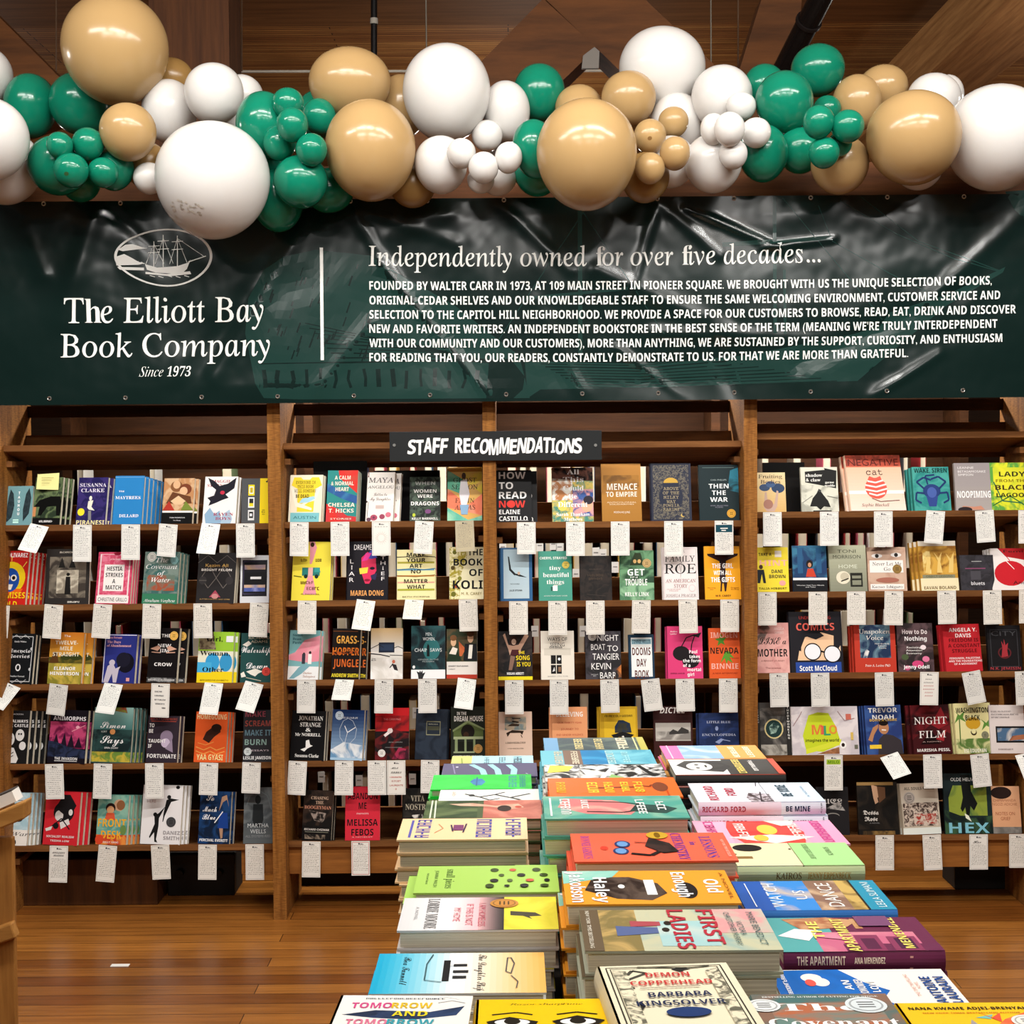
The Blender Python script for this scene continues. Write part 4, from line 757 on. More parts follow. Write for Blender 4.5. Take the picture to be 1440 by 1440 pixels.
2|4|634|682|997|p|0|0|23281f|dark olive paperback of a gabled house with slanted title|p 5a6a3a .08 .56 .5 .72 .95 .58 .95 .4 .08 .4;p 8a9a6a .06 .56 .5 .74 .98 .58 .98 .55 .5 .69 .06 .52;e 1a140c .5 .52 .2 .14;e 3a2414 .45 .46 .08 .06;r a8b48a .08 .38 .95 .43;r 8a9a70 .12 .14 .2 .38;r 8a9a70 .4 .14 .46 .38;r 8a9a70 .66 .14 .72 .38;r 14170e .22 .16 .38 .34;r 14170e .48 .16 .64 .34;r 9aa884 .08 .12 .7 .15;T b f4f2ea .18 .87 .28 .06 IN THE;T b f4f2ea .1 .77 .85 .1 DREAM HOUSE;k c89a58 .8 .2 .13;t b f4f2ea .5 .05 .85 .05 CARMEN MARIA MACHADO
2|5|423|466|1114|h|1|4|161413|black book with burnt coppery title and tan page edge|n 161312 3a2c24 16 0 .3 1 1;t f c8a890 .55 .85 .6 .06 CHASING/THE;t f c88a70 .5 .66 .92 .065 BOOGEYMAN;q 9a8a80 1c1816 40 .2 .6 .8 .55 .7 .35 .4 .4;t b d8d0c8 .5 .22 .85 .04 RICHARD CHIZMAR;l 998 .012 .1 .17 .9 .17;n 1a1817 8a7a6a 30 .1 .03 .8 .12
2|5|485|534|1109|p|0|0|d02a3c|plain red paperback with big black condensed capitals|t b 141012 .5 .82 .86 .12 ABANDON/ME;t s f0c8c8 .5 .5 .34 .04 memoirs;t b 141012 .5 .33 .88 .12 MELISSA/FEBOS;t s f0b8b8 .5 .06 .6 .02 A NOVELIST
2|5|566|612|1112|h|0|0|181614|black book with pale serif title behind the table stacks|n 141312 2c2824 20 0 0 1 1;t f b8b09c .45 .8 .75 .11 VITA/NOSTRA;q d8d4cc 181614 40 0 .3 .5 .4 .9 .35 .7 .5 .3 .48
3|1|698|748|660|p|1|8|161517|black paperback with heavy stacked white and red title|T b f6f4f2 .08 .9 .76 .13 HOW/TO;T b f6f4f2 .08 .52 .78 .13 READ;T b e83a30 .08 .35 .74 .13 NOW;e e83a30 .42 .35 .12 .07;T b f6f4f2 .08 .2 .8 .085 ELAINE/CASTILLO;r aaa .4 .03 .9 .045
3|1|777|835|657|p|0|0|b8a070|crowded colourful illustrated paperback with white overlaid title|n d8c060 4a8a7a 30 0 0 1 1;n e0a0a0 3a5a9a 26 .5 .1 1 .6;n f0ece0 b87a4a 30 0 .4 .5 .8;q 1a1414 8a5a4a 24 0 .8 1 .75 1 1 0 1;e e0b090 .85 .3 .14 .12;e 2a2430 .88 .4 .12 .08;e f0d060 .25 .3 .12 .1;t f fff .52 .92 .3 .09 All;t f fff .52 .78 .5 .09 This;t f fff .52 .62 .5 .09 Could;t f fff .5 .47 .2 .08 Be;t f fff .5 .32 .72 .09 Different;t f fff .5 .14 .8 .06 Sarah Thankam/Mathews
3|1|847|903|652|p|0|0|a8742c|golden brown paperback with centred white capitals|g a8742c b88038 0 0 1 1;n 7a5220 a8742c 14 .05 .55 .95 .8;t b f4ecdc .52 .6 .76 .11 MENACE;t b f4ecdc .5 .47 .78 .085 TO EMPIRE;t s f0e0c0 .5 .33 .75 .022 ANTICOLONIAL/SOLIDARITIES;t s f4ecdc .5 .16 .4 .035 MOON-HO JUNG
3|1|916|973|652|h|0|0|262a3c|navy book speckled gold with a gold half disc|n 23283a 6a6458 110 .06 .03 .94 .97;e 23283a .5 .42 .3 .22;e c8a040 .5 .66 .18 .09;r 23283a .3 .56 .7 .66;t m a89a78 .5 .56 .4 .05 ABOVE/OF THE/MILKY/WAY;t m a89a78 .5 .27 .4 .045 FOWZIA/KARIMI;e d0b060 .78 .1 .05 .03;e 262a3c .8 .11 .04 .028
3|1|984|1040|655|p|0|0|16282c|dark green paperback with a cyan smear and gold seal|q 16282c 2a7a90 14 .72 .55 1 .5 1 .95 .8 .9;t b eef2f2 .5 .62 .5 .08 THEN/THE/WAR;t s a8b8b8 .5 .73 .4 .025 CARL PHILLIPS;t s 889 .5 .27 .45 .02 AND SELECTED/POEMS;l 6a8080 .01 .1 .95 .9 .95;k e0a83a .8 .13 .11
3|2|704|749|770|h|0|0|2f5f8c|pale blue book with a diving woman in blue frame|g b8ccd4 a8c0cc .1 .05 .9 .97;p 1a1c20 .24 .84 .28 .83 .34 .6 .5 .5 .44 .48 .28 .58;p 1a1c20 .44 .52 .6 .5 .84 .44 .6 .46 .4 .5;e c8a890 .58 .52 .04 .03;t s 333 .45 .32 .3 .02 THE SWIMMERS;t b 222 .48 .2 .4 .03 JULIE OTSUKA
3|2|758|805|775|p|0|0|4a9a86|teal green paperback with a sugar cube and white title|t b f4f6f2 .45 .86 .82 .05 CHERYL STRAYED;t f f4f6f2 .5 .66 .35 .08 tiny;t f f4f6f2 .52 .52 .78 .085 beautiful;t f f4f6f2 .5 .38 .52 .085 things;r 2a5a4e .36 .2 .52 .28;p fff .42 .2 .56 .2 .56 .3 .42 .3;p d8d4cc .42 .3 .46 .32 .58 .32 .56 .3;k e8d060 .82 .72 .11;t s d8e8e0 .5 .1 .7 .022 ADVICE FROM DEAR SUGAR
3|2|816|861|782|p|0|0|1c1817|near black paperback with barely readable faint lettering|n 1a1716 2c2420 30 0 0 1 1;b 4a3c30 .25 .54 .75 .59 8;b 4a3c30 .28 .46 .72 .51 7;b 4a4038 .3 .69 .7 .71 9;l 4a4038 .01 .2 .14 .8 .1
3|2|872|920|775|p|1|1|5c8a62|mossy green paperback with brushy white title and eyes|n 2a4a34 6a9a70 16 0 .3 1 1;n 8ab890 4a7a58 20 0 0 1 .35;p 2c3a20 .3 .7 .45 .95 .62 .95 .72 .7;e d8b070 .45 .78 .05 .04;e d8b070 .58 .78 .05 .04;t b f0f4ee .48 .56 .5 .13 GET;t s f0f4ee .42 .46 .2 .03 IN;t b f0f4ee .48 .36 .65 .13 TROUBLE;t b f0f4ee .5 .12 .7 .08 KELLY LINK;k c8a870 .8 .74 .13
3|2|933|983|771|h|0|0|efe6e4|white book with tall serif title and split line|t g 1c1a1c .52 .92 .24 .045 THE;t g 1c1a1c .5 .78 .85 .11 FAMILY;t g 1c1a1c .5 .59 .9 .18 ROE;l 555 .008 .52 .5 .48 .68 .55 .72 .5 .42;t g 8a4a4a .5 .36 .85 .065 AN AMERICAN/STORY;t s c0a0a0 .3 .2 .4 .02 WINNER/PRIZE;t g 8a7a7a .5 .08 .85 .055 JOSHUA PRAGER;l d8c8c8 .01 .04 .03 .04 .97 .96 .97 .96 .03;e e0d0d0 .82 .22 .1 .07;e efe6e4 .82 .22 .08 .055
3|2|992|1043|770|p|1|1|f2a81c|bright yellow paperback with an open-armed silhouette|p 2a1010 .44 .62 .4 .78 .08 .86 .1 .82 .4 .72 .6 .72 .92 .82 .94 .86 .62 .78 .58 .62 .58 .4 .62 .32 .58 .15 .54 .15 .52 .3 .48 .3 .46 .15 .42 .15 .44 .32 .4 .4;e 2a1010 .5 .82 .09 .08;t b fff .5 .63 .58 .09 THE GIRL;t b fff .5 .5 .5 .08 WITH ALL;t b fff .5 .37 .66 .09 THE GIFTS;t s 8a4a00 .18 .22 .22 .02 Haunting/and;t s 8a4a00 .82 .22 .22 .02 Original/thrilling;t b 5a2a00 .5 .07 .42 .035 M.R. CAREY
3|3|701|749|888|p|0|0|1d1a1a|black paperback with a raised-arm singer and yellow foot|n 1a1718 3a302c 16 0 .08 1 1;r f0dc20 0 0 1 .07;p c8a088 .14 .92 .2 .96 .3 .72 .42 .7 .6 .72 .8 .95 .9 .9 .68 .64 .62 .5 .34 .5 .3 .62;e 3a2018 .45 .8 .12 .1;e e0c0a8 .46 .78 .07 .06;p 4a1a20 .34 .5 .62 .5 .6 .62 .4 .62;p 8a6a5a .3 .2 .36 .5 .5 .48 .4 .2;t b f2d820 .68 .56 .18 .06 THE;t b f2d820 .72 .45 .4 .09 SONG;t b f2d820 .74 .32 .4 .09 IS YOU;t b fff .5 .13 .5 .05 MEGAN ABBOTT
3|3|761|808|888|p|0|0|e8e2d4|off-white paperback with a black four-panel window picture|t s 222 .5 .83 .6 .075 WAYS OF/SEEING;t b 222 .45 .66 .4 .04 JOHN BERGER;r d4cec0 .1 .5 .9 .64;r 161414 .3 .12 .62 .5;r e8e2d4 .3 .3 .62 .32;r e8e2d4 .45 .12 .47 .5;e f0f0f0 .55 .42 .04 .03;r 8a6a50 .52 .16 .6 .26;p ddd .34 .16 .4 .26 .42 .18;t s aaa .5 .07 .6 .02 BASED ON THE
3|3|824|874|889|p|0|0|2c2a2c|charcoal paperback filled by white hand-drawn capitals|n 252426 444046 20 0 0 1 1;T s f2f0ee .34 .86 .6 .12 NIGHT;T s f2f0ee .16 .67 .4 .12 BOAT;T s f2f0ee .62 .64 .3 .12 TO;T s f2f0ee .2 .47 .75 .13 TANGIER;T s f2f0ee .16 .27 .55 .13 KEVIN;T s f2f0ee .4 .08 .58 .13 BARRY;k d8d4cc .2 .89 .12;q c8783a 2c2a2c 30 .8 0 1 0 1 .3 .85 .2;t s ccc .25 .1 .2 .02 NATIONAL/BEST
3|3|885|921|894|p|0|0|1f3a50|small navy framed paperback with tall brown title|r eef2f0 .1 .05 .92 .93;r 9ac0cc .12 .78 .9 .9;t b 1f4a60 .5 .84 .72 .08 CONNIE WILLIS;t b 5a2018 .5 .62 .72 .17 DOOMS/DAY/BOOK
3|3|939|989|883|p|1|-2|dc3f78|hot pink paperback with two black cherries|e 1a1416 .4 .48 .24 .14;e 1a1416 .66 .34 .24 .14;l 1a1416 .03 .4 .6 .55 .78 .8 .84;l 1a1416 .03 .66 .48 .7 .66 .8 .84;p 1a1416 .7 .82 .98 .88 .9 .78;T s fff .1 .9 .2 .03 Andrea/Lawlor;T b fff .62 .51 .3 .06 Paul/takes;T b fff .44 .34 .5 .06 the form/of a;T b fff .56 .17 .38 .06 mortal/girl;T s 3a0a1a .08 .1 .4 .025 ANDREA LAWLOR
3|3|998|1042|886|p|0|0|dd5a26|orange paperback with green palm shapes and pale capitals|p 4a8a2a .2 .78 .35 .8 .4 .9 .45 .8 .58 .82 .48 .74 .52 .66 .4 .7 .28 .64 .32 .74;p 5a9a30 .5 .5 .62 .55 .7 .48 .8 .4 .66 .42 .76 .3 .6 .36 .56 .28 .5 .4 .36 .3 .44 .42;t b f2b0a0 .5 .86 .86 .11 IMOGEN;t b 2a1a10 .5 .55 .9 .12 NEVADA;t b f2b0a0 .5 .24 .86 .11 BINNIE;t s 8a2a10 .8 .4 .3 .02 a novel;t s 8a2a10 .5 .1 .8 .03 A NEW AFTERWORD
3|4|702|749|1002|p|0|0|dcc0ac|pale peach paperback with stacked drawn animals|g e0c4b0 d4b8a4 0 0 1 1;n b8a890 7a8a8a 30 .18 .62 .82 .9;l 2a1a10 .03 .4 .86 .65 .86;p 3a2a1c .25 .7 .4 .76 .62 .74 .6 .7;p 2a1a10 .22 .56 .4 .62 .75 .6 .7 .52 .64 .56 .34 .56 .26 .48;l 2a1a10 .04 .4 .8 .6 .78;l 2a1a10 .02 .66 .52 .7 .46;b 8a7a6a .2 .34 .8 .375 14;b 8a7a6a .26 .23 .74 .25 12
3|4|777|827|996|p|1|-4|e6a070|salmon paperback with tall white capitals and red lines|t b f8f0e8 .5 .86 .75 .09 BELIEVING;t s b8503a .5 .7 .68 .035 OUR THIRTY-YEAR;t s b8503a .5 .58 .5 .035 JOURNEY TO;t s b8503a .5 .47 .75 .035 END GENDER VIOLENCE;t b f8f0e8 .5 .26 .66 .15 ANITA/HILL
3|4|844|898|996|p|1|-3|c8a024|mustard paperback with a small black house on road|r e0b82a .12 .02 .95 .95;b 4a3a10 .14 .8 .88 .84 13;q 20304a 3a3a30 30 .4 .62 .5 .74 .62 .74 .8 .68 .84 .5 .4 .5;p 1a1a1c .3 .46 .6 .52 .9 .46 .8 .4 .5 .42 .4 .38;l f0ece0 .05 .6 .44 .66 .36 .6 .3 .75 .2 .7 .1;p 3a3020 .3 .3 .45 .36 .5 .28
3|4|920|975|996|p|0|0|3a1c1a|dark maroon book with a grey desert photograph|t o f0ece8 .5 .92 .66 .11 DICTEE;r b8b4ac .05 .34 .95 .68;n 8a8680 c8c4bc 14 .05 .36 .95 .52;p 3a3836 .4 .5 .5 .56 .62 .52 .72 .6 .9 .54 .9 .48 .4 .46;t s c0a8a0 .5 .2 .66 .05 THERESA CHA
3|4|984|1040|1006|p|1|-3|1a2a5c|navy paperback with pale lettering and white oval sticker|n 18284f 24386c 14 0 0 1 1;t f b8c0d8 .5 .8 .6 .05 LITTLE BLUE;e 8a98c0 .45 .66 .04 .05;t f a8b0c8 .5 .52 .85 .05 ENCYCLOPEDIA;p 8a98c0 .4 .36 .55 .44 .62 .42 .5 .32;l 8a98c0 .02 .55 .42 .78 .38;e f2f0ee .8 .1 .15 .07;e e0d8e0 .8 .1 .12 .05;t f a8b0c8 .5 .25 .4 .03 for Vivian
4|1|1064|1106|663|p|0|0|e2c48c|cream paperback with blue mushrooms and leaping hares|g d8b070 e8d4a4 0 0 1 1;e 3a4f70 .3 .62 .18 .09;e 2f4464 .75 .6 .22 .12;e 45608a .5 .7 .16 .08;p c8a898 .25 .12 .3 .5 .36 .5 .4 .2 .6 .2 .7 .55 .76 .52 .7 .15 .6 .02 .35 .02;e a87868 .4 .2 .16 .12;t g 3a1c10 .5 .9 .8 .09 Fruiting/Bodies
4|1|1128|1180|656|p|0|0|d8d8c6|grey-white paperback with a hooded black cloaked figure|n d8d8c8 a8a89a 14 0 0 1 .6;p 161614 .12 .9 .66 .94 .64 .98 .98 .92 .95 .52 .5 .6 .12 .66;T f f4f4ec .14 .82 .45 .07 shadow/& claw;t f f4f4ec .78 .66 .28 .05 gene/wolfe;p 161614 .48 .52 .56 .42 .72 .24 .78 .1 .6 .12 .5 .04 .4 .12 .22 .12 .3 .3 .42 .42;e 3a3a38 .5 .47 .04 .03;l 8a8a80 .02 .02 .2 .3 .36;l 6a6a60 .02 .7 .35 .98 .3;r 2a2a28 .3 0 .8 .03
4|1|1196|1276|638|h|1|-5|f2cdb0|large peach picture book with a striped round cat|r dd7a5c 0 .78 1 1;q b84a36 8a3a2a 40 0 .8 1 .8 1 1 0 1;g f6dccc f0bea0 0 0 1 .78;r fff4ea 0 .3 1 .36;t s 5a1c14 .5 .87 .92 .12 NEGATIVE;t m 1c1a1c .5 .69 .3 .1 cat;e e05a4a .5 .4 .2 .19;p e05a4a .36 .55 .4 .62 .5 .58 .6 .62 .62 .55;l f6e6e0 .03 .31 .46 .5 .42 .69 .47;l f6e6e0 .03 .3 .38 .5 .34 .7 .39;l f6e6e0 .03 .36 .31 .5 .27 .65 .31;l f6e6e0 .03 .36 .53 .5 .5 .64 .54;l 5a2a24 .012 .4 .22 .55 .16 .9 .18;t i 5a3a34 .45 .1 .5 .05 Sophie Blackall
4|1|1286|1339|657|p|2|-3|2f8a84|teal paperback with a blue snake-haired woman|n 2c8a84 4aa49a 20 0 0 1 1;e 2a3f7a .5 .45 .24 .16;p 33488c .4 .1 .6 .1 .66 .34 .34 .34;e 4a62a8 .5 .42 .13 .12;l 24386c .05 .3 .5 .1 .66 .3 .76 .5 .7;l 24386c .05 .7 .5 .9 .66 .7 .78 .5 .72;l 24386c .05 .3 .4 .08 .42 .05 .25 .2 .18;l 24386c .05 .7 .4 .92 .42 .95 .25 .8 .18;l 24386c .04 .4 .6 .35 .8 .6 .82;t b 10302e .5 .92 .9 .1 WAKE, SIREN
4|1|1345|1395|652|p|0|0|a39a96|plain grey paperback with pale condensed title|g a8a09c 989090 0 0 1 1;T s e8e4e2 .1 .9 .45 .045 LEANNE;T s e8e4e2 .1 .82 .78 .045 BETASAMOSAKE/SIMPSON;t b f6f4f2 .52 .34 .94 .14 NOOPIMING;p c88a70 .1 .02 .2 .1 .5 .08 .7 .1 .8 .02;e 2a2020 .25 .02 .2 .06
4|1|1394|1450|652|p|0|0|c8cc2a|yellow green paperback with tangled leaves and dark capitals|n d8dc2c 5aa040 22 0 0 1 1;n e0dc30 c8d030 12 .1 .3 .95 .9;l 2a6a30 .03 .05 .1 .5 .3 .95 .05;l 2a6a4a .03 .1 .6 .3 .2 .8 .15;t b 2a2a10 .58 .76 .66 .1 LADY;t b 8a7a10 .56 .62 .8 .06 FROM THE;t b 3a2a10 .56 .48 .85 .1 BLACK;t b 2a2a10 .58 .32 .85 .085 LAGOON
4|2|1064|1110|769|p|0|0|ecd42c|yellow paperback with a cartoon couple and pink title|r f2dc3c 0 0 1 1;t b 1c1a10 .3 .84 .4 .07 TAKE A;t b f4b8a0 .55 .65 .85 .13 HINT;r f4ece0 .6 .78 .8 .92;p 1c2228 .05 .5 .25 .5 .3 .2 .22 .2 .18 .4 .12 .2 .04 .2;e 4a3020 .16 .56 .06 .05;t b 1c2228 .65 .46 .5 .075 DANI/BROWN;e f0a8a0 .8 .2 .1 .06;t b 5a5010 .5 .08 .85 .045 TALIA HIBBERT
4|2|1116|1164|767|p|0|0|1c3a5c|blue painted paperback with red robed figure and black foot|n 1a3a64 3a7a9a 12 0 .3 1 1;r 2a5a84 .15 .4 .3 .95;r 2a5a84 .7 .4 .85 .95;p c8402c .38 .32 .44 .5 .6 .5 .68 .32;e 1a1414 .5 .6 .1 .09;e c89070 .5 .58 .05 .05;r 121216 0 0 1 .25;r e8e8ec 0 .25 1 .3;t s ddd .5 .14 .8 .025 Woman Had Two Navels/and Tales
4|2|1168|1220|767|p|0|0|a9ab90|grey green paperback with a straw hat and chair|g 8a8c78 b4b69c 0 0 1 1;t s 4a4c3c .48 .87 .5 .07 TONI;t s 4a4c3c .48 .75 .75 .075 MORRISON;t s d8dcc8 .5 .54 .5 .08 HOME;r 26261f .55 .1 .88 .4;r 8a8c78 .6 .28 .84 .34;r 8a8c78 .6 .14 .84 .24;e e8e0c8 .36 .3 .19 .14;e c8c0a8 .4 .32 .12 .09;l 2a2820 .03 .3 .22 .5 .28
4|2|1222|1276|770|p|0|0|c8a890|paperback filled by a close-up of a face|n d0b09a c09a84 10 0 0 1 1;q 5a4034 c8a890 14 0 .9 1 .95 1 1 0 1;e f0ece8 .25 .8 .14 .05;e 2a2420 .25 .8 .05 .045;e f0ece8 .75 .82 .14 .05;e 2a2420 .75 .82 .05 .045;r f2eee8 .05 .42 .92 .7;t g 4a4440 .5 .62 .75 .08 Never Let Me/Go;e a86a58 .5 .25 .3 .06;r f2eee8 .05 .04 .92 .16;t g 3a3430 .48 .1 .8 .06 Kazuo Ishiguro;k 9a7a40 .76 .5 .12
4|2|1295|1350|762|p|2|-5|c8963a|gold paperback with three dancing sculpted figures|n d8a84a 8a5a20 14 0 .33 1 .9;r d8d0c0 0 .9 1 1;n f0d890 c8963a 20 .1 .34 .3 .8;p e8c878 .45 .36 .5 .6 .4 .78 .52 .66 .62 .78 .56 .58 .6 .36;p e8c878 .14 .36 .2 .6 .1 .78 .24 .64 .32 .74 .26 .36;p e8c878 .76 .36 .8 .6 .72 .75 .84 .64 .94 .78 .88 .36;r 8a8a70 .06 .25 .92 .32;r f0e4bc 0 0 1 .25;t s 5a5a3a .5 .29 .7 .04 OBJECT LESSONS;t b 6a4a10 .5 .06 .85 .06 EAVAN BOLAND
4|2|1352|1400|782|p|0|0|2e2c30|small charcoal paperback with faint pink rules|n 2c2a2e 3a383e 30 0 0 1 1;l 8a4a6a .03 .15 .62 .75 .62;l aaa .02 .35 .82 .65 .82;t b d8d8dc .5 .2 .4 .09 bluets;r 4a484e .3 .3 .6 .55
4|2|1396|1450|773|p|2|-2|ece6e2|white paperback with a red burst and copies fanned behind|p b01c24 .2 1 .4 .8 1 .7 1 1;e c8202c .5 .4 .42 .3;l f0e8e4 .02 .2 .9 .6 .5;l c8202c .02 .5 .7 .3 .95;T s 2a1a18 .35 .93 .5 .06 Femi;T s 1c1014 .55 .18 .4 .08 Andr
4|3|1064|1111|876|p|0|0|e2a8a0|pink paperback with black brush lettering|n e8b0a8 d89a94 14 0 0 1 1;q 7a6a64 d8a098 20 0 .85 .3 1 .45 .9 .2 .6 0 .5;T c 1a1414 .1 .64 .82 .14 LIKE a;t b 1a1414 .5 .4 .9 .15 MOTHER;t s 8a4a44 .5 .24 .7 .03 A FEMINIST JOURNEY;t s f0d8d4 .72 .88 .3 .05 ANGELA/GARBES;t s 8a4a44 .5 .1 .45 .035 The science
4|3|1112|1187|861|h|0|0|1e1c22|large black comics book with white round glasses drawing|r 2a4a9a .1 0 .96 .17;p f2c8a0 .2 .2 .22 .42 .3 .58 .4 .6 .6 .66 .84 .6 .82 .2;p f2c8a0 .14 .2 .18 .36 .24 .34 .24 .2;p f4d4b4 .9 .36 .96 .44 .96 .3;e 111 .43 .34 .165 .145;e f6f2f6 .43 .34 .145 .125;e 111 .8 .3 .165 .145;e f6f2f6 .8 .3 .145 .125;l 111 .03 .58 .35 .66 .33;p 1e1c22 .3 .6 .5 .54 .66 .6 .5 .72;t b e8685a .5 .75 .72 .12 COMICS;t s b83a34 .5 .9 .6 .05 UNDERSTANDING;t b fff .52 .07 .7 .085 Scott McCloud
4|3|1203|1261|880|p|2|-2|bf3a28|red bordered paperback around a blue painted panel|n 1c3050 6a8a9a 14 .14 .3 .88 1;q e8e4e0 3a5a78 20 .2 .3 .3 .3 .36 .44 .28 .5;t g f4f0ea .5 .86 .75 .09 Unspoken/Voice;t s e8e4e0 .68 .6 .35 .03 How the Body/Releases/Trauma;t g f8f0e8 .55 .14 .6 .05 Peter A. Levine PhD
4|3|1264|1314|878|p|0|0|2f2426|dark floral paperback with pink blossoms and white title|n 2c2224 5a4448 20 0 0 1 1;e d0467a .55 .16 .16 .07;e e07aa0 .78 .26 .1 .06;e f0e0e4 .72 .5 .08 .05;e 4a5a3a .2 .3 .1 .06;e c84a7a .25 .08 .08 .05;t b e8dcdc .5 .82 .7 .09 How to Do;t b f4f0f0 .52 .68 .62 .085 Nothing;t s f0ece8 .46 .5 .45 .04 Resisting/Attention/Economy;t b fff .5 .1 .72 .07 Jenny Odell
4|3|1329|1384|880|p|1|-4|c02830|solid red paperback with white and dark stacked capitals|t b f6f0ee .55 .88 .75 .08 ANGELA Y./DAVIS;t b 5a1014 .55 .66 .86 .075 FREEDOM IS/A CONSTANT/STRUGGLE;t b f6e8e8 .55 .28 .9 .04 FERGUSON, PALESTINE,/AND THE FOUNDATIONS/OF A MOVEMENT
4|3|1391|1438|882|p|0|0|171517|black paperback with a thin red raised hand|l 3a3a3e .02 .1 .1 .1 .9 .9 .9 .9 .1 .1 .1;e 5a2024 .5 .4 .2 .13;e 171517 .5 .4 .16 .1;p a03038 .4 .3 .44 .5 .42 .66 .48 .56 .5 .7 .54 .56 .62 .62 .58 .45 .6 .32;t s 4a4a4e .5 .82 .75 .1 CITY;t b a03a40 .5 .06 .9 .06 N.K. JEMISIN
4|4|1066|1114|989|p|0|0|4a4744|misty grey paperback with a glowing metal orb|n 3a3836 7a7670 12 0 .2 1 .9;n b8b4aa 5a5650 14 0 0 1 .2;e d8c890 .5 .5 .28 .19;e 1f3a38 .5 .5 .24 .165;q a8c8b8 1f3a38 30 .4 .4 .55 .42 .66 .55 .5 .62 .36 .54;r 2a2826 0 0 .1 1;r 2a2826 .86 0 1 1;t b e8e6e0 .93 .9 .07 .035 T/H/E/D/E/M/O/N/K/I/N/G;t s c8c4bc .05 .85 .05 .03 C/I/N/D/A/W
4|4|1115|1209|995|h|0|0|dcd4d4|wide white picture book with a lime green woolly hat|n e4dcdc cac2c6 14 0 0 1 1;p c6d62a .2 .1 .16 .4 .26 .82 .4 .88 .56 .86 .66 .6 .72 .3 .7 .2 .45 .06;p d8e03a .2 .02 .72 .2 .74 .32 .2 .12;t b e07a3a .38 .52 .16 .2 M;t b d85a4a .47 .51 .06 .18 I;t b 3a9a6a .53 .5 .1 .2 L;t b e0903a .62 .52 .12 .18 O;t b 3a3a10 .45 .3 .5 .06 imagines the world;q 8a5a3a b07850 20 .36 .02 .7 .16 .7 .02;e f4f2ee .76 .2 .05 .08;e 2a1a14 .76 .2 .025 .04;l a08080 .01 .02 .6 .12 .8 .16 .9;l a08080 .01 .7 .9 .8 .7 .95 .75;r c86a5a .82 .72 .9 .84;r d8b860 .88 .3 .92 .46;r 6a6a5a .93 .12 .98 .2
4|4|1219|1272|994|p|3|-3|26386c|blue paperback with a smiling man leaning on wall|n 2a3c74 3a5a98 12 0 0 1 1;p 3a3438 .3 0 .34 .3 .5 .42 .74 .38 .95 .28 1 0;e b8825c .5 .54 .14 .13;e 1c1410 .5 .64 .13 .06;l f4ece4 .03 .44 .5 .56 .49;p b8825c .05 .3 .2 .55 .36 .62 .34 .54 .22 .4 .16 .26;t b f4f4f2 .5 .9 .8 .095 TREVOR/NOAH;t b e0b850 .5 .7 .75 .05 BORN A CRIME;r f0c83a .08 .12 .4 .2
4|4|1284|1341|994|p|1|-6|401418|dark red paperback with broken shards and white title|q 6a1a20 2a0c10 14 0 .3 .5 .6 1 .4 1 1 0 1;p 8a2028 .5 .6 .8 .95 .95 .6 .7 .5;p 1c0a0c .2 .2 .5 .5 .7 .2;p a02a30 .6 .3 .9 .5 .8 .25;t g f2ece8 .5 .68 .85 .14 NIGHT;t g f2ece8 .52 .4 .7 .14 FILM;t b f2ece8 .52 .08 .85 .06 MARISHA PESSL;t s c8a8a0 .5 .25 .5 .02 A NOVEL
4|4|1345|1399|992|p|1|-3|e4dca0|cream paperback with green palms and a gold sun|n 5a7a3a d8d49a 20 0 0 1 .3;l 4a6a30 .03 .12 .2 .14 .7;p 5a8a3a .14 .7 0 .6 .1 .78 .02 .85 .16 .76 .3 .85 .24 .72 .32 .62;p 5a8a3a .86 .55 .72 .45 .8 .6 .72 .68 .86 .6 .98 .7 .94 .56 1 .48;e c89a2a .5 .6 .2 .12;e 3a3020 .5 .42 .08 .06;e e4dca0 .5 .44 .06 .05;t b 1c1a10 .5 .86 .88 .1 WASHINGTON/BLACK;k 8a8a70 .8 .36 .1;t b f4f2e0 .5 .06 .6 .07 ESI EDUGYAN
4|4|1394|1446|995|p|0|0|dcd2ce|pale paperback with a small framed blue photograph|r 1c1a1a .16 .22 1 .56;n 4a6a8a c8c4c0 14 .2 .26 1 .52;q a86a4a 6a3a2a 20 .5 .26 1 .3 1 .4 .6 .36;b 8a8280 .06 .85 .6 .88 12;b 8a8280 .06 .79 .8 .82 16;b 8a8280 .06 .73 .55 .76 11;b 9a8a88 .2 .07 .6 .1 10
4|5|1150|1195|1109|p|0|0|201e20|black paperback with a ragged white rim, beside the stacks|t k d8d4d0 .4 .7 .8 .1 DUEL;q 201e20 a8a4a0 30 .3 .55 .9 .5 .7 .7;e 8a8680 .5 .4 .2 .06;e 201e20 .5 .38 .2 .06
4|5|1208|1265|1103|p|0|0|1b1815|black paperback with a profile lit in darkness|n 141210 2a231c 10 0 .1 1 1;p c8a080 .36 .95 .5 .92 .52 .8 .58 .74 .5 .7 .52 .62 .44 .58 .4 .7;p 6a4a34 .5 .92 .7 .9 .7 .7 .54 .6;r 9a7a4a 0 .94 .9 1;n 8a6a3a 3a2c1c 20 .1 0 .9 .07;t k f0ece4 .32 .42 .38 .08 Dessa/Rose;t s 999 .4 .22 .25 .02 A NOVEL
4|5|1270|1325|1105|p|2|-3|c8bca8|pale paperback crowded with tiny fighting figures|g d8d0c0 c0b09c 0 .6 1 1;n 4a3a34 d8c8b8 70 .04 .16 .96 .62;n a83a30 d8c8b8 60 .3 .2 .9 .4;r e8eee6 0 0 1 .13;t b 4a4440 .5 .9 .8 .055 ALL SOULS RISING;k b8b0a8 .22 .72 .15
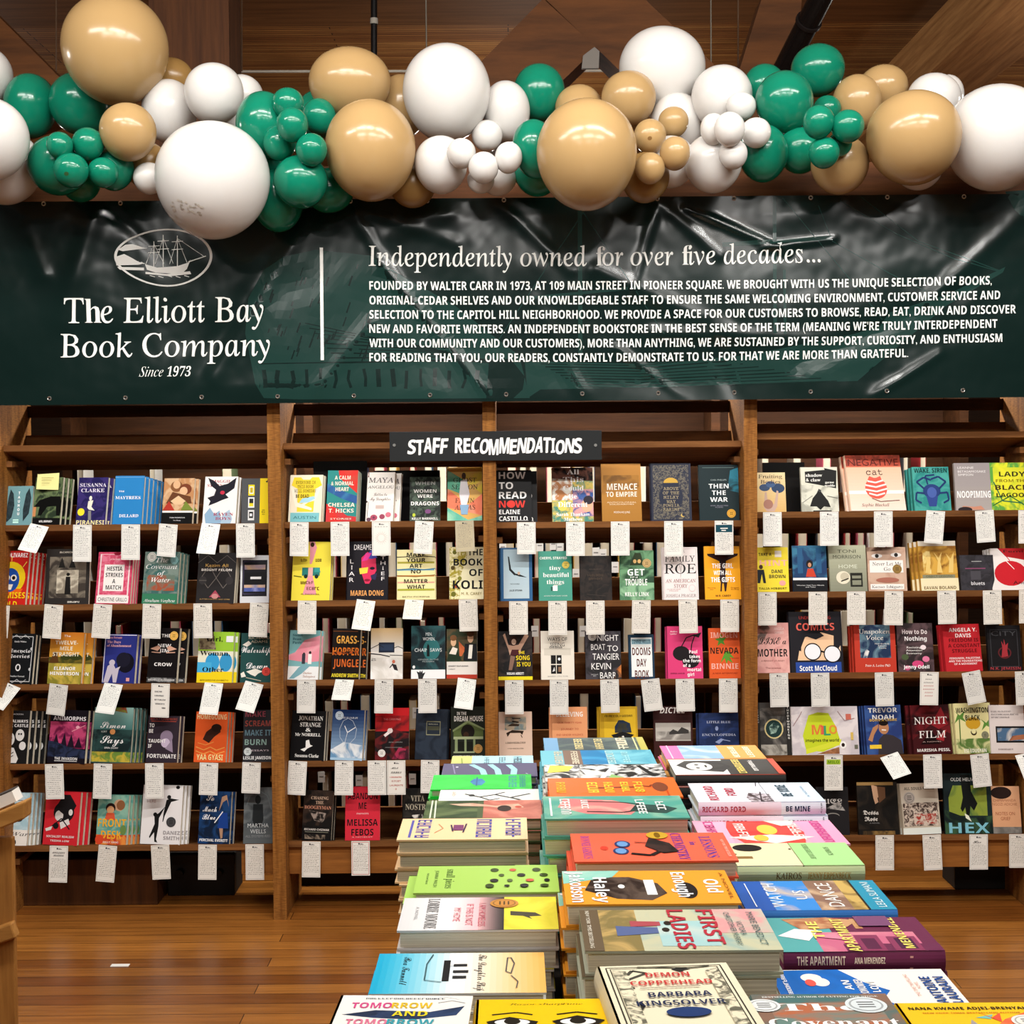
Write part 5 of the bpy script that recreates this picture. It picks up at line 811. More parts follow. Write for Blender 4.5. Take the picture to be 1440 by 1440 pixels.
4|5|1330|1397|1092|p|0|0|1b2a2c|dark green paperback with a hand and blue capitals|n 8a9a3a 4a6a3a 8 .1 .3 .9 .8;q 14201f 3a5a3c 10 0 0 1 0 1 .3 .5 .25 0 .4;q 10181a 1b2a2c 10 0 1 0 .4 .2 .8 .4 1;p 121514 .36 .98 .56 .98 .58 .7 .7 .5 .62 .38 .55 .46 .52 .3 .46 .3 .44 .44 .38 .36 .34 .42 .4 .6;p e8ecd8 .42 .34 .5 .3 .56 .2 .44 .26;T s e8ecea .16 .9 .62 .055 OLDE HEUVELT;t b 7fc0d0 .5 .1 .84 .17 HEX
4|5|1394|1437|1110|h|0|0|d8a078|peach book with dark curls and grey folded cloth|g d8a078 e0ac84 0 0 1 1;e 2a1c18 .4 .86 .34 .13;n 6a6660 8a8680 14 0 0 1 .14;t s a86a4a .5 .7 .8 .055 CHIMAMANDA/NGOZI ADICHIE;t s a05a3a .5 .42 .62 .07 NOTES ON/GRIEF"""
SHELFX = math.cos(TILT)
BOOKPOS = {}
for ln in BOOKS.split('\n'):
    b, r, x0, x1, top, kd, n, dx, base, look, art = ln.split('|')
    b, r, n = int(b), int(r), int(n); x0, x1, top, dx = map(float, (x0, x1, top, dx))
    z = ROWZ[b][r]; Y = SHY + .012
    cx, cy = ROWPX[b]; bot = cy[r]
    P0, P1 = at(x0, bot, Y), at(x1, bot, Y); w = P1.x - P0.x; slope = (bot - top) / 357 / .965
    t = .024 if kd == 'h' else random.uniform(.015, .021)
    o = build_book('book', w, slope, t, base, art, kd == 'h')
    lean = TILT + random.uniform(-.01, .015); yaw = random.uniform(-.03, .03)
    if n and b <= 2 and dx > 2.4: yaw = -random.uniform(.14, .22)
    elif n and b == 4 and dx < -2.4: yaw = random.uniform(.08, .14)
    if look.startswith('large peach'): lean += .14
    lift = max(0, t * (math.sin(lean) - math.cos(lean) * math.tan(TILT))) + .0006
    E = Matrix.Rotation(yaw, 4, 'Z') @ Matrix.Rotation(-lean, 4, 'X')
    M0 = Matrix.Translation(((P0.x + P1.x) / 2, Y, z - .012 * math.tan(TILT) + lift)) @ E
    o.matrix_world = M0
    tag(o, look, 'book', 'books facing out on the slanted shelves')
    BOOKPOS[b, r] = BOOKPOS.get((b, r), []) + [((x0 + x1) / 2, look)]
    # further copies stand behind the front one, resting on the same slope
    for k in range(1, n + 1):
        if (t + .002) * (k + 1) > SD - .015: break
        c = copy_tree(o); step = (t + .003) * k
        sx = (dx / 357 - t * math.sin(abs(yaw) + .05) * (1 if dx > 0 else -1)) * k if abs(yaw) > .05 else dx / 357 * k
        if sx * dx < 0: sx = 0
        M = Matrix.Translation(((P0.x + P1.x) / 2 + sx, Y + math.cos(TILT) * step, z - .012 * math.tan(TILT) - math.sin(TILT) * step + lift)) @ Matrix.Rotation(yaw + random.uniform(-.01, .01), 4, 'Z') @ Matrix.Rotation(-lean, 4, 'X')
        c.matrix_world = M
        tag(c, ('copy' if n == 1 else ORD[k - 1] + 'copy' if k > 1 else 'first copy') + ' tucked behind the ' + look.split(' with ')[0].split(' showing ')[0].split(' around ')[0], 'book', 'copies tucked behind the front books')

# sticky note on the jungle paperback
A = at(51.5, 688, SHY - .004); B = at(83, 666, SHY + .02)
m = MB(); q = [at(51, 688, SHY + .03), at(82, 689, SHY + .03), at(83.5, 665, SHY + .042), at(53, 667, SHY + .042)]
bk = [p + Vector((0, .0006, 0)) for p in q]; m.hexa(q + bk, flat('f0eca0', .7))
for i in range(3):
    y = 672 + i * 4; a_, b_ = at(59, y, SHY + .034 - .0025 * i + .002), at(76 - i * 3, y, SHY + .034 - .0025 * i + .002)
    m.poly([a_ + Vector((0, -.004, 0)), b_ + Vector((0, -.004, 0)), b_ + Vector((0, -.004, .002)), a_ + Vector((0, -.004, .002))], flat('b8b070', .7))
tag(m.build('sticky_note'), 'pale yellow sticky note on the top of the dark green jungle paperback', 'note')

# ------------------------------------------------------------------ handwritten note cards hung from the shelf edges
CARDS = {(1, 1): '56 -8 36,116 -1 52,184 -1 50,237 -4 46,297 -3 41,345 0 48', (1, 2): '1 -4 46,76 -4 48,145 -4 48,214 -2 49,285 0 49,365 -3 48', (1, 3): '17 -12 27,83 -6 44,160 -5 37,226 -2 48 pen,301 -3 40,358 -9 36',
         (1, 4): '0 0 46,76 1 50,145 -2 50,217 0 50,294 -2 46,354 -2 44', (1, 5): '83 -2 52 soc,152 -5 52,225 2 49,292 -1 50,358 0 51',
         (2, 1): '421 -1 48,478 0 48,536 0 48 sun,597 -3 46,653 2 42 tan', (2, 2): '432 -1 47,515 -5 39,583 -1 23,658 1 45', (2, 3): '431 -1 47,485 -1 22,540 -1 48,601 0 48,657 -5 38', (2, 4): '419 -3 48,484 -1 49,530 0 49,557 0 49 ada,605 -1 47', (2, 5): '438 -1 51,507 0 49 rim',
         (3, 1): '740 0 45,809 0 48,872 0 48,947 0 50,1018 0 48 teal', (3, 2): '729 0 47,784 0 48,837 0 48,902 -1 47,967 1 47,1026 0 46', (3, 3): '723 0 48,786 0 49,857 1 47,914 5 45,963 1 46,1024 0 48',
         (4, 1): '1086 0 48,1166 0 48,1242 0 50,1316 -4 46,1384 3 45,1445 0 47', (4, 2): '1079 0 47,1150 0 47,1204 0 47,1257 -1 48,1331 1 47,1395 1 48,1446 0 47', (4, 3): '1095 1 48,1153 1 48,1243 1 48,1307 -1 47 red,1365 9 46,1440 2 48',
         (4, 4): '1172 0 50 lime,1250 8 23,1311 1 48,1377 5 47,1440 8 40', (4, 5): '1244 0 50,1310 2 50,1376 0 50 big,1432 0 48'}
def card_mesh(seed, var):
    """a slim printed card, 1 unit wide 0.0745 m, hanging down from z=0, a rule round the edge and lines of pen writing"""
    R = random.Random(seed); m = MB(); W, H = .0735, .136
    paper = flat({'tan': 'b0a488', '': ['f0f0ea', 'ece9e0', 'e6e6e0'][seed % 3]}.get(var, 'f0efe8'), .7); ink_ = flat(['5a5a60', '6a6458', '4a4c58'][seed % 3], .7)
    m.box((-W / 2, -.0006, -H), (W / 2, 0, 0), paper)
    D = lambda u, v, d=.0009: (W * (u - .5), -d, -H * (1 - v))
    def R4(u0, v0, u1, v1, mat, d=.0009): m.poly([D(u0, v0, d), D(u1, v0, d), D(u1, v1, d), D(u0, v1, d)], mat)
    rim = flat('c8403a' if var == 'rim' else '9a9a98', .7); e = .012 if var != 'rim' else .02
    for u0, v0, u1, v1 in ((.05, .03, .05 + e, .97), (.95 - e, .03, .95, .97), (.05, .03, .95, .03 + e * .5), (.05, .97 - e * .5, .95, .97)): R4(u0, v0, u1, v1, rim)
    top = .86
    m.poly([D(.38, .9), D(.46, .9), D(.46, .935), D(.42, .95), D(.38, .935)], flat('2a2a2e', .7)); R4(.48, .9, .66, .915, flat('55555a', .7)); R4(.48, .92, .6, .93, flat('77777a', .7))
    if var == 'teal': R4(.06, .66, .94, .88, flat('1c4a58', .7)); R4(.3, .76, .7, .79, paper, .0011); R4(.36, .7, .6, .73, paper, .0011); top = .62
    if var == 'lime': R4(.12, .74, .88, .88, flat('a8c83a', .7)); draw(m, 't b 5a8a1a .5 .81 .6 .08 MILO', lambda u, v, d: D(u, v, .0012 + d), W, H); top = .68
    if var == 'big': draw(m, 't c 1c1c20 .42 .79 .45 .075 Hex', lambda u, v, d: D(u, v, .001 + d), W, H); top = .7
    if var == 'soc': draw(m, 't c 2a2a30 .5 .81 .7 .05 SOCIALIST/REALISM', lambda u, v, d: D(u, v, .001 + d), W, H); top = .64
    if var == 'pen':
        for i, (u0, u1) in enumerate(((.2, .6), (.2, .7), (.2, .8), (.25, .75), (.6, .8))): draw(m, 'b 3a3a44 %g %g %g %g %d' % (u0, .74 - i * .12, u1, .78 - i * .12, 5 + i), lambda u, v, d: D(u, v, .001 + d), W, H)
        return m.mesh('note_card')
    if var == 'ada':
        draw(m, 't c 1c1c20 .42 .78 .4 .05 ADA;t c 1c1c20 .5 .65 .6 .055 LIMON;b c84a40 .15 .5 .8 .53 9;t s b8342c .5 .4 .5 .045 IS POET;t s b8342c .5 .28 .72 .045 LAUREATE;b c84a40 .45 .15 .52 .19 1', lambda u, v, d: D(u, v, .001 + d), W, H)
        return m.mesh('note_card')
    if var == 'sun':
        for k in range(18):
            a = 2 * math.pi * k / 18; c = (.5, .52); p = [(c[0] + math.cos(a + s) * r * .9, c[1] + math.sin(a + s) * r * .5) for r, s in ((.2, -.04), (.2, .04), (.44, .0))]
            m.poly([D(u, v) for u, v in p], flat('b89080', .7))
        for u in range(5): R4(.15 + u * .15, .84, .25 + u * .15, .85, ink_)
        return m.mesh('note_card')
    if var == 'red':
        for i in range(6):
            v = .76 - i * .1; w = R.uniform(.4, .7); k = int(w / .09)
            for j in range(k): u = .5 - w / 2 + j * .09; m.poly([D(u, v), D(u + .015, v), D(u + .06, v + .045), D(u + .045, v + .045)], flat('2a2a30' if i < 2 else 'b8403a', .7)); R4(u + .02, v + .01, u + .07, v + .022, flat('2a2a30' if i < 2 else 'b8403a', .7))
        return m.mesh('note_card')
    n = R.randint(13, 19); bot = R.choice([.08, .1, .2]); st = (top - bot) / n
    for i in range(n):
        v = top - i * st; u = .1 + R.uniform(0, .03); end = R.uniform(.72, .9)
        while u < end:
            L = R.uniform(.03, .13); a = R.uniform(-.004, .006); h = R.uniform(.005, .010)
            m.poly([D(u, v + a), D(min(u + L, .92), v + a + R.uniform(-.004, .004)), D(min(u + L, .92), v + a + h), D(u, v + a + h * .8)], ink_)
            if R.random() < .45: m.poly([D(u + L * .4, v + a), D(u + L * .4 + .012, v + a), D(u + L * .4 + .02, v + a + .02), D(u + L * .4 + .01, v + a + .02)], ink_)
            u += L + R.uniform(.015, .04)
    return m.mesh('note_card')
CM_ = {}
SP = {'sun': 'with a drawn sunburst', 'tan': 'on tan paper', 'red': 'with red marker lines', 'rim': 'with a red rim', 'teal': 'with a teal block', 'lime': 'with lime green heading', 'big': 'with a big written word', 'soc': 'with a lettered heading', 'pen': 'with large pen writing', 'ada': 'in black and red marker'}
seen_l = {}
for (b, r), s in CARDS.items():
    for i, c in enumerate(s.split(',')):
        p = c.split(' '); cx, dx, h = map(float, p[:3]); var = p[3] if len(p) > 3 else ''
        key = (int(cx * 7 + r) % 7, var)
        if key not in CM_: CM_[key] = card_mesh(key[0] + 11, var)
        o = bpy.data.objects.new('note_card', CM_[key]); COL.objects.link(o)
        bot = ROWPX[b][1][r]; P = at(cx, bot, SHY - .001)
        fore = min(1, h / 48.5); swing = math.acos(fore) if h < 44 else random.uniform(.01, .05)
        sc = h / 48.5 / math.cos(swing) if h >= 44 else 1
        o.matrix_world = Matrix.Translation((P.x, SHY - .0012, ROWZ[b][r] - .001)) @ Matrix.Rotation(math.atan2(-dx, h), 4, 'Y') @ Matrix.Rotation(-swing, 4, 'X') @ Matrix.Diagonal((1, 1, sc, 1))
        d, near = min((abs(q - cx), L) for q, L in BOOKPOS[b, r])
        k = near.split(' with ')[0].split(' showing ')[0].split(' around ')[0] if len(near.split()) > 7 else near
        lb = ('curled ' if h < 36 else '') + 'note card ' + (SP[var] + ' ' if var else '') + 'hanging below the ' + k
        if lb in seen_l: lb = lb.replace('note card', 'second note card')
        seen_l[lb] = 1
        tag(o, lb, 'card', 'handwritten note cards hanging from the shelf edges')
#@@PART5
# ------------------------------------------------------------------ the book table
TZ = 1.055
m = MB(); m.box((-.135, -4.30, TZ - .04), (.53, -2.27, TZ), flat('17120f', .6)); tab = m.build('display_table', bevel=.004)
tag(tab, 'long dark display table loaded with stacks of new books', 'table')
for x in (-.09, .485):
    for y in (-4.25, -2.33):
        m = MB(); m.box((x - .035, y - .035, 0), (x + .035, y + .035, TZ - .0405), flat('17120f', .6)); m.build('leg', tab)
# name|orient|xl|xr|yfront|Z|long|thick|copies|yaw|base|look|art   (orient F: fore edge to the viewer, S: spine to the viewer, N: title upright)
TABLE = """F|518.6|768.6|1397|1.72|.215|.021|4|0|f0f4f4|book fading from blue to orange with a drawn ship|g 18a8d0 f4f6f6 0 0 1 .5;g f8f6f0 f0b860 0 .5 1 1;t c 1c2a30 .45 .18 .7 .045 Bea Tunnell;t c 2a2a30 .5 .63 .9 .05 The Daughter Ship;r 1a1a1c .2 .4 .72 .44;p f6f6f6 .25 .44 .35 .44 .3 .5;p 2a2a2c .3 .46 .36 .46 .36 .54 .3 .54;p 2a2a2c .46 .46 .52 .46 .52 .55 .46 .55;p 2a2a2c .6 .46 .66 .46 .66 .54 .6 .54;l 3a5a60 .012 .05 .33 .3 .3 .7 .3 .75 .4;l 555 .012 .15 .78 .5 .77 .55 .8 .3 .82 .15 .8 .15 .78;l 555 .01 .6 .8 .75 .84 .9 .83
F|558|786|1308|1.89|.22|.026|4|0|e4e0de|grey, pink and yellow book with a flying bird and seal|g d8d8d8 f0eeee 0 0 1 .32;g f4eaea f2c0c4 0 .32 1 .5;g e0b0b0 3a3636 0 .5 1 .66;n ece04a d8cc3a 10 0 .66 1 1;p 4a4438 .45 .7 .5 .86 .6 .9 .62 .82 .7 .84 .6 .78 .58 .7;t f 8a8888 .5 .2 .92 .075 LORRIE MOORE;t s aaa .5 .1 .4 .02 A NOVEL;t s c86a78 .55 .52 .7 .045 I AM HOMELESS;t s c86a78 .55 .44 .65 .045 IF THIS IS NOT;t s c86a78 .55 .36 .4 .045 MY HOME;k c8893a .22 .66 .14
F|581|787|1255|2.06|.212|.016|7|0|a8d060|lime green book with rows of small dark beads|t f 3a5a20 .5 .24 .7 .06 small pieces;t s 4a6a30 .5 .14 .6 .025 JOANNA WALSH;t s 4a6a30 .5 .08 .4 .02 stories;e 3a4a20 .2 .55 .07 .03;e c85a40 .2 .68 .05 .025;e 3a4a20 .2 .85 .07 .03;e 4a5a2a .4 .6 .05 .02;e 222 .4 .74 .06 .03;e 3a4a20 .4 .9 .06 .03;e 222 .6 .55 .06 .03;e 5a6a3a .6 .66 .05 .02;e c85a40 .6 .8 .05 .03;e 222 .6 .92 .05 .02;e 3a4a20 .8 .52 .07 .03;e 222 .8 .64 .03 .02;e 222 .8 .76 .06 .03;e 3a4a20 .8 .9 .05 .03
F|557.5|742|1180.5|2.30|.2125|.025|4|0|f4cfa0|tan book with bars of violet stacked lettering|r 5a5aa8 .1 .08 .9 .1;b 4a4a9a .08 .13 .94 .24 6;b 4a4a9a .08 .6 .94 .72 6;b 4a4a9a .08 .83 .94 .95 6;l c88a60 .012 .3 .3 .5 .34 .7 .28;r 7a3a6a .35 .42 .6 .5;l 3a2a4a .02 .3 .52 .7 .5;l 3a2a4a .02 .35 .4 .65 .42
F|594|763|1152|2.50|.211|.02|5|0|4a5a38|photographic book of a reclining figure, green and red|n 34482c 6a7a50 10 0 0 1 .45;n b8685a d88a78 10 0 .5 1 1;q d8b098 c09078 14 .2 .2 .3 .3 .35 .55 .5 .75 .4 .85 .2 .8 .3 .6 .15 .4;e 2a1a14 .45 .68 .16 .06;e c04a3a .38 .8 .06 .03;l d8e0c8 .02 0 .08 1 .1;l d8e0c8 .02 0 .05 1 .06
F|615|761|1132|2.67|.195|.018|3|0|f2f0e8|white book with black branches on it|l 1a1a1a .05 .3 .25 .5 .4 .35 .55 .55 .7 .3 .9;l 1a1a1a .04 .5 .4 .7 .5 .6 .6;l 222 .04 .35 .55 .2 .65;l 222 .05 .55 .7 .7 .8;e 222 .4 .32 .07 .03;t s c8b8a8 .3 .15 .3 .05 ab;l c8b070 .03 .8 .6 .85 .85;e c86a5a .8 .72 .05 .02
F|605|748|1110|2.82|.2015|.018|4|0|20c83c|vivid green book with blue lettering at one end|n 1cc038 30d448 8 0 0 1 1;b 2a7a9a .1 .77 .9 .85 7;b 1a7a8a .1 .88 .9 .94 6;q 2a6aa8 3a8ab8 20 .3 .42 .5 .38 .7 .42 .75 .5 .5 .54 .3 .5;l 1a4a8a .02 .2 .45 .8 .45
F|620|756|1092|2.98|.2026|.018|4|0|4c4468|purple book with pale curling ribbons|l 9ad0d8 .1 .1 .3 .5 .42 .9 .45;l 9ad0d8 .1 .1 .5 .5 .58 .9 .6;l 9ad0d8 .1 .15 .7 .5 .76 .9 .75;e e8e4f0 .3 .15 .04 .015;l 8a84a8 .02 .1 .1 .8 .14;l e8e8f0 .015 .8 .88 .85 .9
F|633|750.6|1079|3.14|.1846|.016|3|0|bcd8e4|blue and yellow book at the far end of table|r d8d870 0 0 1 .25;r a8dcec 0 .25 1 1;b 2a4a5a .15 .4 .85 .46 5;b 2a3a4a .15 .58 .85 .66 5;b 1a2a3a .12 .76 .88 .86 6;l 8a9a3a .03 .2 .12 .8 .14
F|823|1102|1337|1.68|.235|.031|4|0|b8bca8|pastel book with two strolling women and red title|n c8c8a8 9ab8b0 8 0 0 1 1;n 8a7a4a c8a868 16 0 0 1 .3;n e0a0a0 c8c0b0 14 0 .72 .6 1;n a8d0d0 c8d8d0 8 .3 .4 .9 .7;r 6a5a44 0 0 1 .1;p 5a6a98 .42 .18 .66 .18 .6 .4 .46 .4;p b05058 .3 .26 .44 .26 .42 .42 .32 .42;e 2a2018 .52 .44 .05 .02;e 2a2018 .36 .46 .05 .02;t b b83040 .45 .68 .85 .09 FIRST;t b b83040 .5 .52 .95 .09 LADIES;t s 4a6a6a .5 .92 .8 .035 MARIE BENEDICT;t s 4a6a6a .5 .84 .8 .03 VICTORIA/CHRISTOPHER MURRAY;t s f0ead8 .5 .04 .9 .02 NEW YORK TIMES BESTSELLING
F|796|1043|1271|1.85|.2285|.029|3|0|f0a030|orange book with a shaggy dark creature and white title|q 2a1c16 5a4a40 24 .2 .18 .6 .12 .85 .3 .9 .5 .7 .6 .4 .56 .2 .4;q 90d0c0 b0d8c8 8 0 0 .4 0 .2 .3 0 .35;e 1c1412 .62 .72 .24 .06;r f4f2ec .3 .48 .75 .54;e f4f2ec .5 .34 .06 .02;t b fff .5 .88 .4 .085 Old;t b fff .45 .7 .75 .085 Enough;t b fff .6 .22 .75 .08 Haley;t b fff .5 .08 .92 .085 Jakobson;t s 8a4a10 .5 .96 .8 .02 A NOVEL
F|808|1039|1211|2.03|.235|.029|4|0|f0664a|coral book with a cartoon woman's face in blue glasses|t f 8a3a98 .5 .09 .8 .055 BONNIE GARMUS;t f 5a3a98 .52 .86 .75 .07 LESSONS;t f 5a3a98 .4 .77 .12 .04 in;t f 7a3a98 .5 .68 .95 .065 CHEMISTRY;e d8402c .55 .2 .07 .025;e 2a3a6a .66 .3 .12 .05;e 6a9ad0 .66 .3 .09 .035;e 2a3a6a .42 .32 .12 .05;e 6a9ad0 .42 .32 .09 .035;l 1c1414 .05 .75 .36 .82 .48 .6 .58;q 1c1414 3a2420 30 .2 .5 .5 .46 .75 .56 .7 .66 .4 .62;l 1c1414 .02 .36 .4 .4 .5;e c8a030 .12 .56 .13 .07;e 7a5a10 .12 .56 .1 .02;t s f4c8b8 .6 .96 .6 .018 NEW YORK TIMES BESTSELLER
F|766|971|1151|2.20|.225|.03|4|0|5aa898|teal green book with a pink long-haired sketch|n 50a090 88b8a0 8 0 0 1 1;q d87a7a e8a898 12 .1 .15 .5 .1 .8 .3 .85 .6 .5 .7 .2 .5;l 1c1a1c .04 .7 .3 .75 .55 .55 .8;l 1c1a1c .03 .25 .3 .3 .55 .4 .7;q 1c2a28 2a4a44 20 .4 .66 .7 .6 .8 .85 .6 .94 .45 .85;b f4f4f0 .14 .12 .84 .19 6;b f4f4f0 .2 .27 .6 .32 4;b f4f4f0 .2 .66 .85 .72 5;b f4f4f0 .3 .8 .7 .86 3;l f4f4f0 .02 .1 .05 .9 .05
F|773|961|1121|2.36|.222|.024|4|0|f06a24|bright orange book with a yellow-lettered brush drawing|e 7a3a1c .5 .86 .24 .06;l 7a2a10 .06 .55 .3 .5 .66;b f0d03a .25 .3 .8 .38 4;b f0d03a .25 .43 .8 .5 4;b f0d03a .25 .56 .8 .62 4;b f0d03a .25 .66 .8 .73 4;b e8c02a .25 .06 .8 .13 4;l 8a3a10 .03 .45 .72 .5 .78 .4 .8;l c84a10 .02 .7 .9 .95 .9
F|767.5|941|1099|2.52|.2186|.022|4|0|d8d8d0|black and white collage book with yellow scraps|n 1a1a1a e8e8e4 34 0 0 1 1;p f0d84a .05 .05 .5 .02 .4 .2 .1 .25;p f0ece0 .3 .3 .7 .35 .6 .5 .4 .45;p 8ab870 .6 .55 .95 .5 .9 .7;l fff .06 .1 .6 .9 .45;l 111 .06 .1 .8 .7 .9
F|762|925|1076.7|2.68|.218|.022|4|0|6ab8c8|aqua book banded with brown and deep blue panels|r 7a6050 0 .2 1 .36;n 1a7ab0 3a9ac8 10 0 .36 1 .58;n 78c0d0 50a0b8 10 0 .58 1 1;b d8d0b8 .08 .12 .92 .19 6;b e0d8c0 .08 .27 .92 .33 6;b b8d8d8 .08 .58 .92 .65 7;b a8e0e8 .14 .72 .86 .78 6
F|766|912|1056|2.84|.207|.02|3|0|3a4a4c|dark slate book with yellow stripes at its end|n 34444a 5a6a60 14 0 0 1 1;r 6a9ac0 0 0 1 .14;b d8c88a .1 .3 .9 .38 5;b e0d090 .1 .5 .9 .58 5;b f0e8c8 .08 .72 .92 .82 5;l e8e4a0 .02 0 .9 1 .9;l e8e4a0 .02 0 .95 1 .95;r b8b050 0 .93 1 1
S|937|1078|1067|2.95|.205|.022|3|0|e8a860|pink, blue and orange book furthest along its row|h 7a4ab0 e87ab0 0 .82 1 1;r e86aa8 0 .8 1 1;n 8ab0e0 c8d8f0 10 0 .42 1 .82;r e8a04a 0 0 1 .42;b f0ece0 .1 .25 .9 .31 7;b f0ece0 .1 .1 .9 .16 6;l f4c8e0 .02 0 .93 1 .93
S|950|1105|1089|2.79|.217|.024|4|0|2a2826|white and black book with a drawn long-haired head|r f0eeea 0 .5 1 1;q 1c1a1a 3a3836 14 .15 .55 .5 .45 .9 .5 .9 .85 .6 .95 .3 .85;e e8e4de .52 .74 .26 .12;e 2a2826 .42 .76 .04 .02;e 2a2826 .62 .76 .04 .02;l 2a2826 .03 .45 .68 .6 .68;b f0d870 .06 .34 .98 .41 9;b f4f2ee .2 .22 .9 .26 9;r c84a30 0 0 1 .06;$r c84a30 0 0 1 1
S|982|1161|1127.5|2.62|.235|.028|3|0|dce6f0|white and pale blue book with bare winter tree|g c8dcec e8eef6 0 0 1 .42;g e4e8f4 f4eaf0 0 .42 1 1;q 4a3838 c8c0c8 60 0 .4 .4 .4 .45 .56 .2 .6 0 .58;l 3a3036 .02 0 .5 .5 .46;l 3a3036 .02 0 .48 .4 .55;l 4a4048 .012 .8 .46 1 .44;T b c83a50 .5 .66 0 .06 ;t b b83a50 .45 .86 .75 .075 RICHARD;t b b83a50 .5 .7 .4 .075 FORD;t b 2a4a5a .55 .26 .6 .085 BE MINE;t s 5a7a98 .5 .1 .6 .02 A NOVEL;r 1a1c24 0 .4165 1 .42;$g d8c8dc e4d8e4 0 0 .65 1;$q 4a3838 d8c8d4 60 .45 0 .64 0 .64 1 .48 .9;$r c0d0e4 .65 0 1 1;$r 1a1c24 .645 0 .648 1;$t b a02840 .2 .5 .34 .4 RICHARD FORD;$t b 14284a .78 .5 .19 .4 BE MINE;$t b 4a4a5a .965 .8 .012 .18 E/C/C
F|990|1196|1188|2.45|.2455|.024|4|0|f0a8bc|pink and red book with a yellow oval seal|q e84a40 d83a38 10 0 .25 .5 .2 1 .3 1 .7 .5 .75 0 .65;r f0a0c0 0 .75 1 1;r f4b0c8 0 0 1 .22;p fbeee0 .7 .2 .95 .5 .7 .8 .6 .5;p f8e8d8 0 .5 .25 .62 .2 .7 0 .74;e f0c850 .4 .5 .2 .07;b c8408a .06 .84 .94 .91 8;b f8e8e0 .15 .66 .85 .73 6;b c84a8a .06 .07 .94 .14 7;b f8e8e0 .15 .28 .85 .35 6;e f4c04a .75 .42 .12 .05
S|1037|1216|1217|2.28|.204|.026|3|0|cfdba6|cream and green jacketed book with a black oval|r ecdfb4 0 .48 1 1;r a8d890 0 0 1 .48;e 1a1614 .78 .84 .16 .12;r 8a6a3a .3 .84 .4 1;p 3a2a1a .5 .95 .4 1 .56 1;r 5a4a2a .0 .478 1 .482;t g 4a6a3a .6 .36 .66 .04 JENNY ERPENBECK;t g 5a7a4a .6 .2 .36 .04 KAIROS;e 3a2a20 .7 .5 .02 .012;$h 8a9494 d8d0a8 0 0 .52 1;$r b8cc8a .52 0 1 1;$l 3a2a20 .01 .52 0 .52 1;$t g 6a4a1a .4 .4 .2 .4 KAIROS;$t g b8862a .72 .4 .34 .4 JENNY ERPENBECK
V|1050|1262|1280|2.11|.2235|.024|2|0|3a7ac8|blue book with sunlit street and tall white words|r 2a5ab0 0 0 1 .2;n 3a8ad8 c8b8a8 8 0 .2 1 .5;n 8a6a5a c8a888 12 0 .5 1 .72;n c8a860 8a7040 20 0 .72 1 .82;r 2a90b0 0 .82 1 1;t s e8eef4 .5 .24 .8 .09 WATCH;t s f0eae4 .5 .42 .3 .08 US;t s f4f0ea .5 .62 .8 .1 DANCE;t s d8ecf0 .5 .92 .85 .055 LEILA SLIMANI;l e8f0f8 .012 .1 .08 .9 .08;l 2a2420 .02 0 .82 1 .82
S|1102|1329|1338|1.94|.22|.028|2|0|6a2a4a|plum and pink book of an arched balcony building|r 58a8a8 0 .62 1 1;n c86a88 d88a98 8 0 .1 .55 .75;n a8684a c89a6a 24 .65 .45 .95 .4 .9 .8 .6 .8;q a86a4a c89a70 24 .6 .8 .95 .9 1 .6 .9 .4 .7 .5;p f4f0ee .45 .98 .65 .85 .6 .7 .3 .8;r 6a2a4c 0 0 .2 .6;r 8a3a5c 0 .35 .45 .5;r 5a2444 .05 .38 .35 .47;r 8a3a5c 0 .12 .4 .3;r 4a2040 .05 .15 .35 .26;p d88aa0 .3 .55 .5 .62 .4 .75;T b f0e060 0 0 0 0 ;t b f0e070 .6 .72 .5 .07 THE;t b f0e070 .45 .55 .95 .075 APARTMENT;t b f0e070 .5 .2 .9 .06 MENENDEZ;r 7a4a70 .7 .2 1 .42;$r 2a2a34 0 0 .07 1;$h 4a2238 7a3a58 .07 0 .98 1;$t b f0d8c0 .23 .6 .3 .42 THE APARTMENT;$t b f4e0cc .53 .6 .19 .3 ANA MENENDEZ;$r e8a8a0 .78 .1 .8 .8
V|1112|1375|1425|1.77|.231|.024|3|0|f4ede4|white and cobalt book with torn paper clouds|q 1a6ac0 1860b0 10 0 0 .98 0 1 .4 .7 .5 .5 .62 .3 .55 .05 .66 0 .5;e f4ede4 .8 .22 .1 .06;e f4ede4 .7 .26 .1 .05;e f4ede4 .25 .2 .14 .05;e e85a50 .68 .2 .08 .03;t b f4f4f2 .62 .4 .22 .045 AN;t b f4f4f2 .5 .47 .5 .045 ASTRONOMER;t b f4f4f2 .5 .54 .45 .045 IN LOVE;t b 1f4a90 .5 .86 .6 .06 ANTOINE;t b 1f4a90 .5 .94 .6 .06 LAURAIN;t s c8887a .6 .76 .5 .02 THE TIME TRAVELLING/NOVEL;b f4f4f2 .08 .045 .9 .07 16;l 2a2424 .02 .08 .8 .15 .9 .1 .95
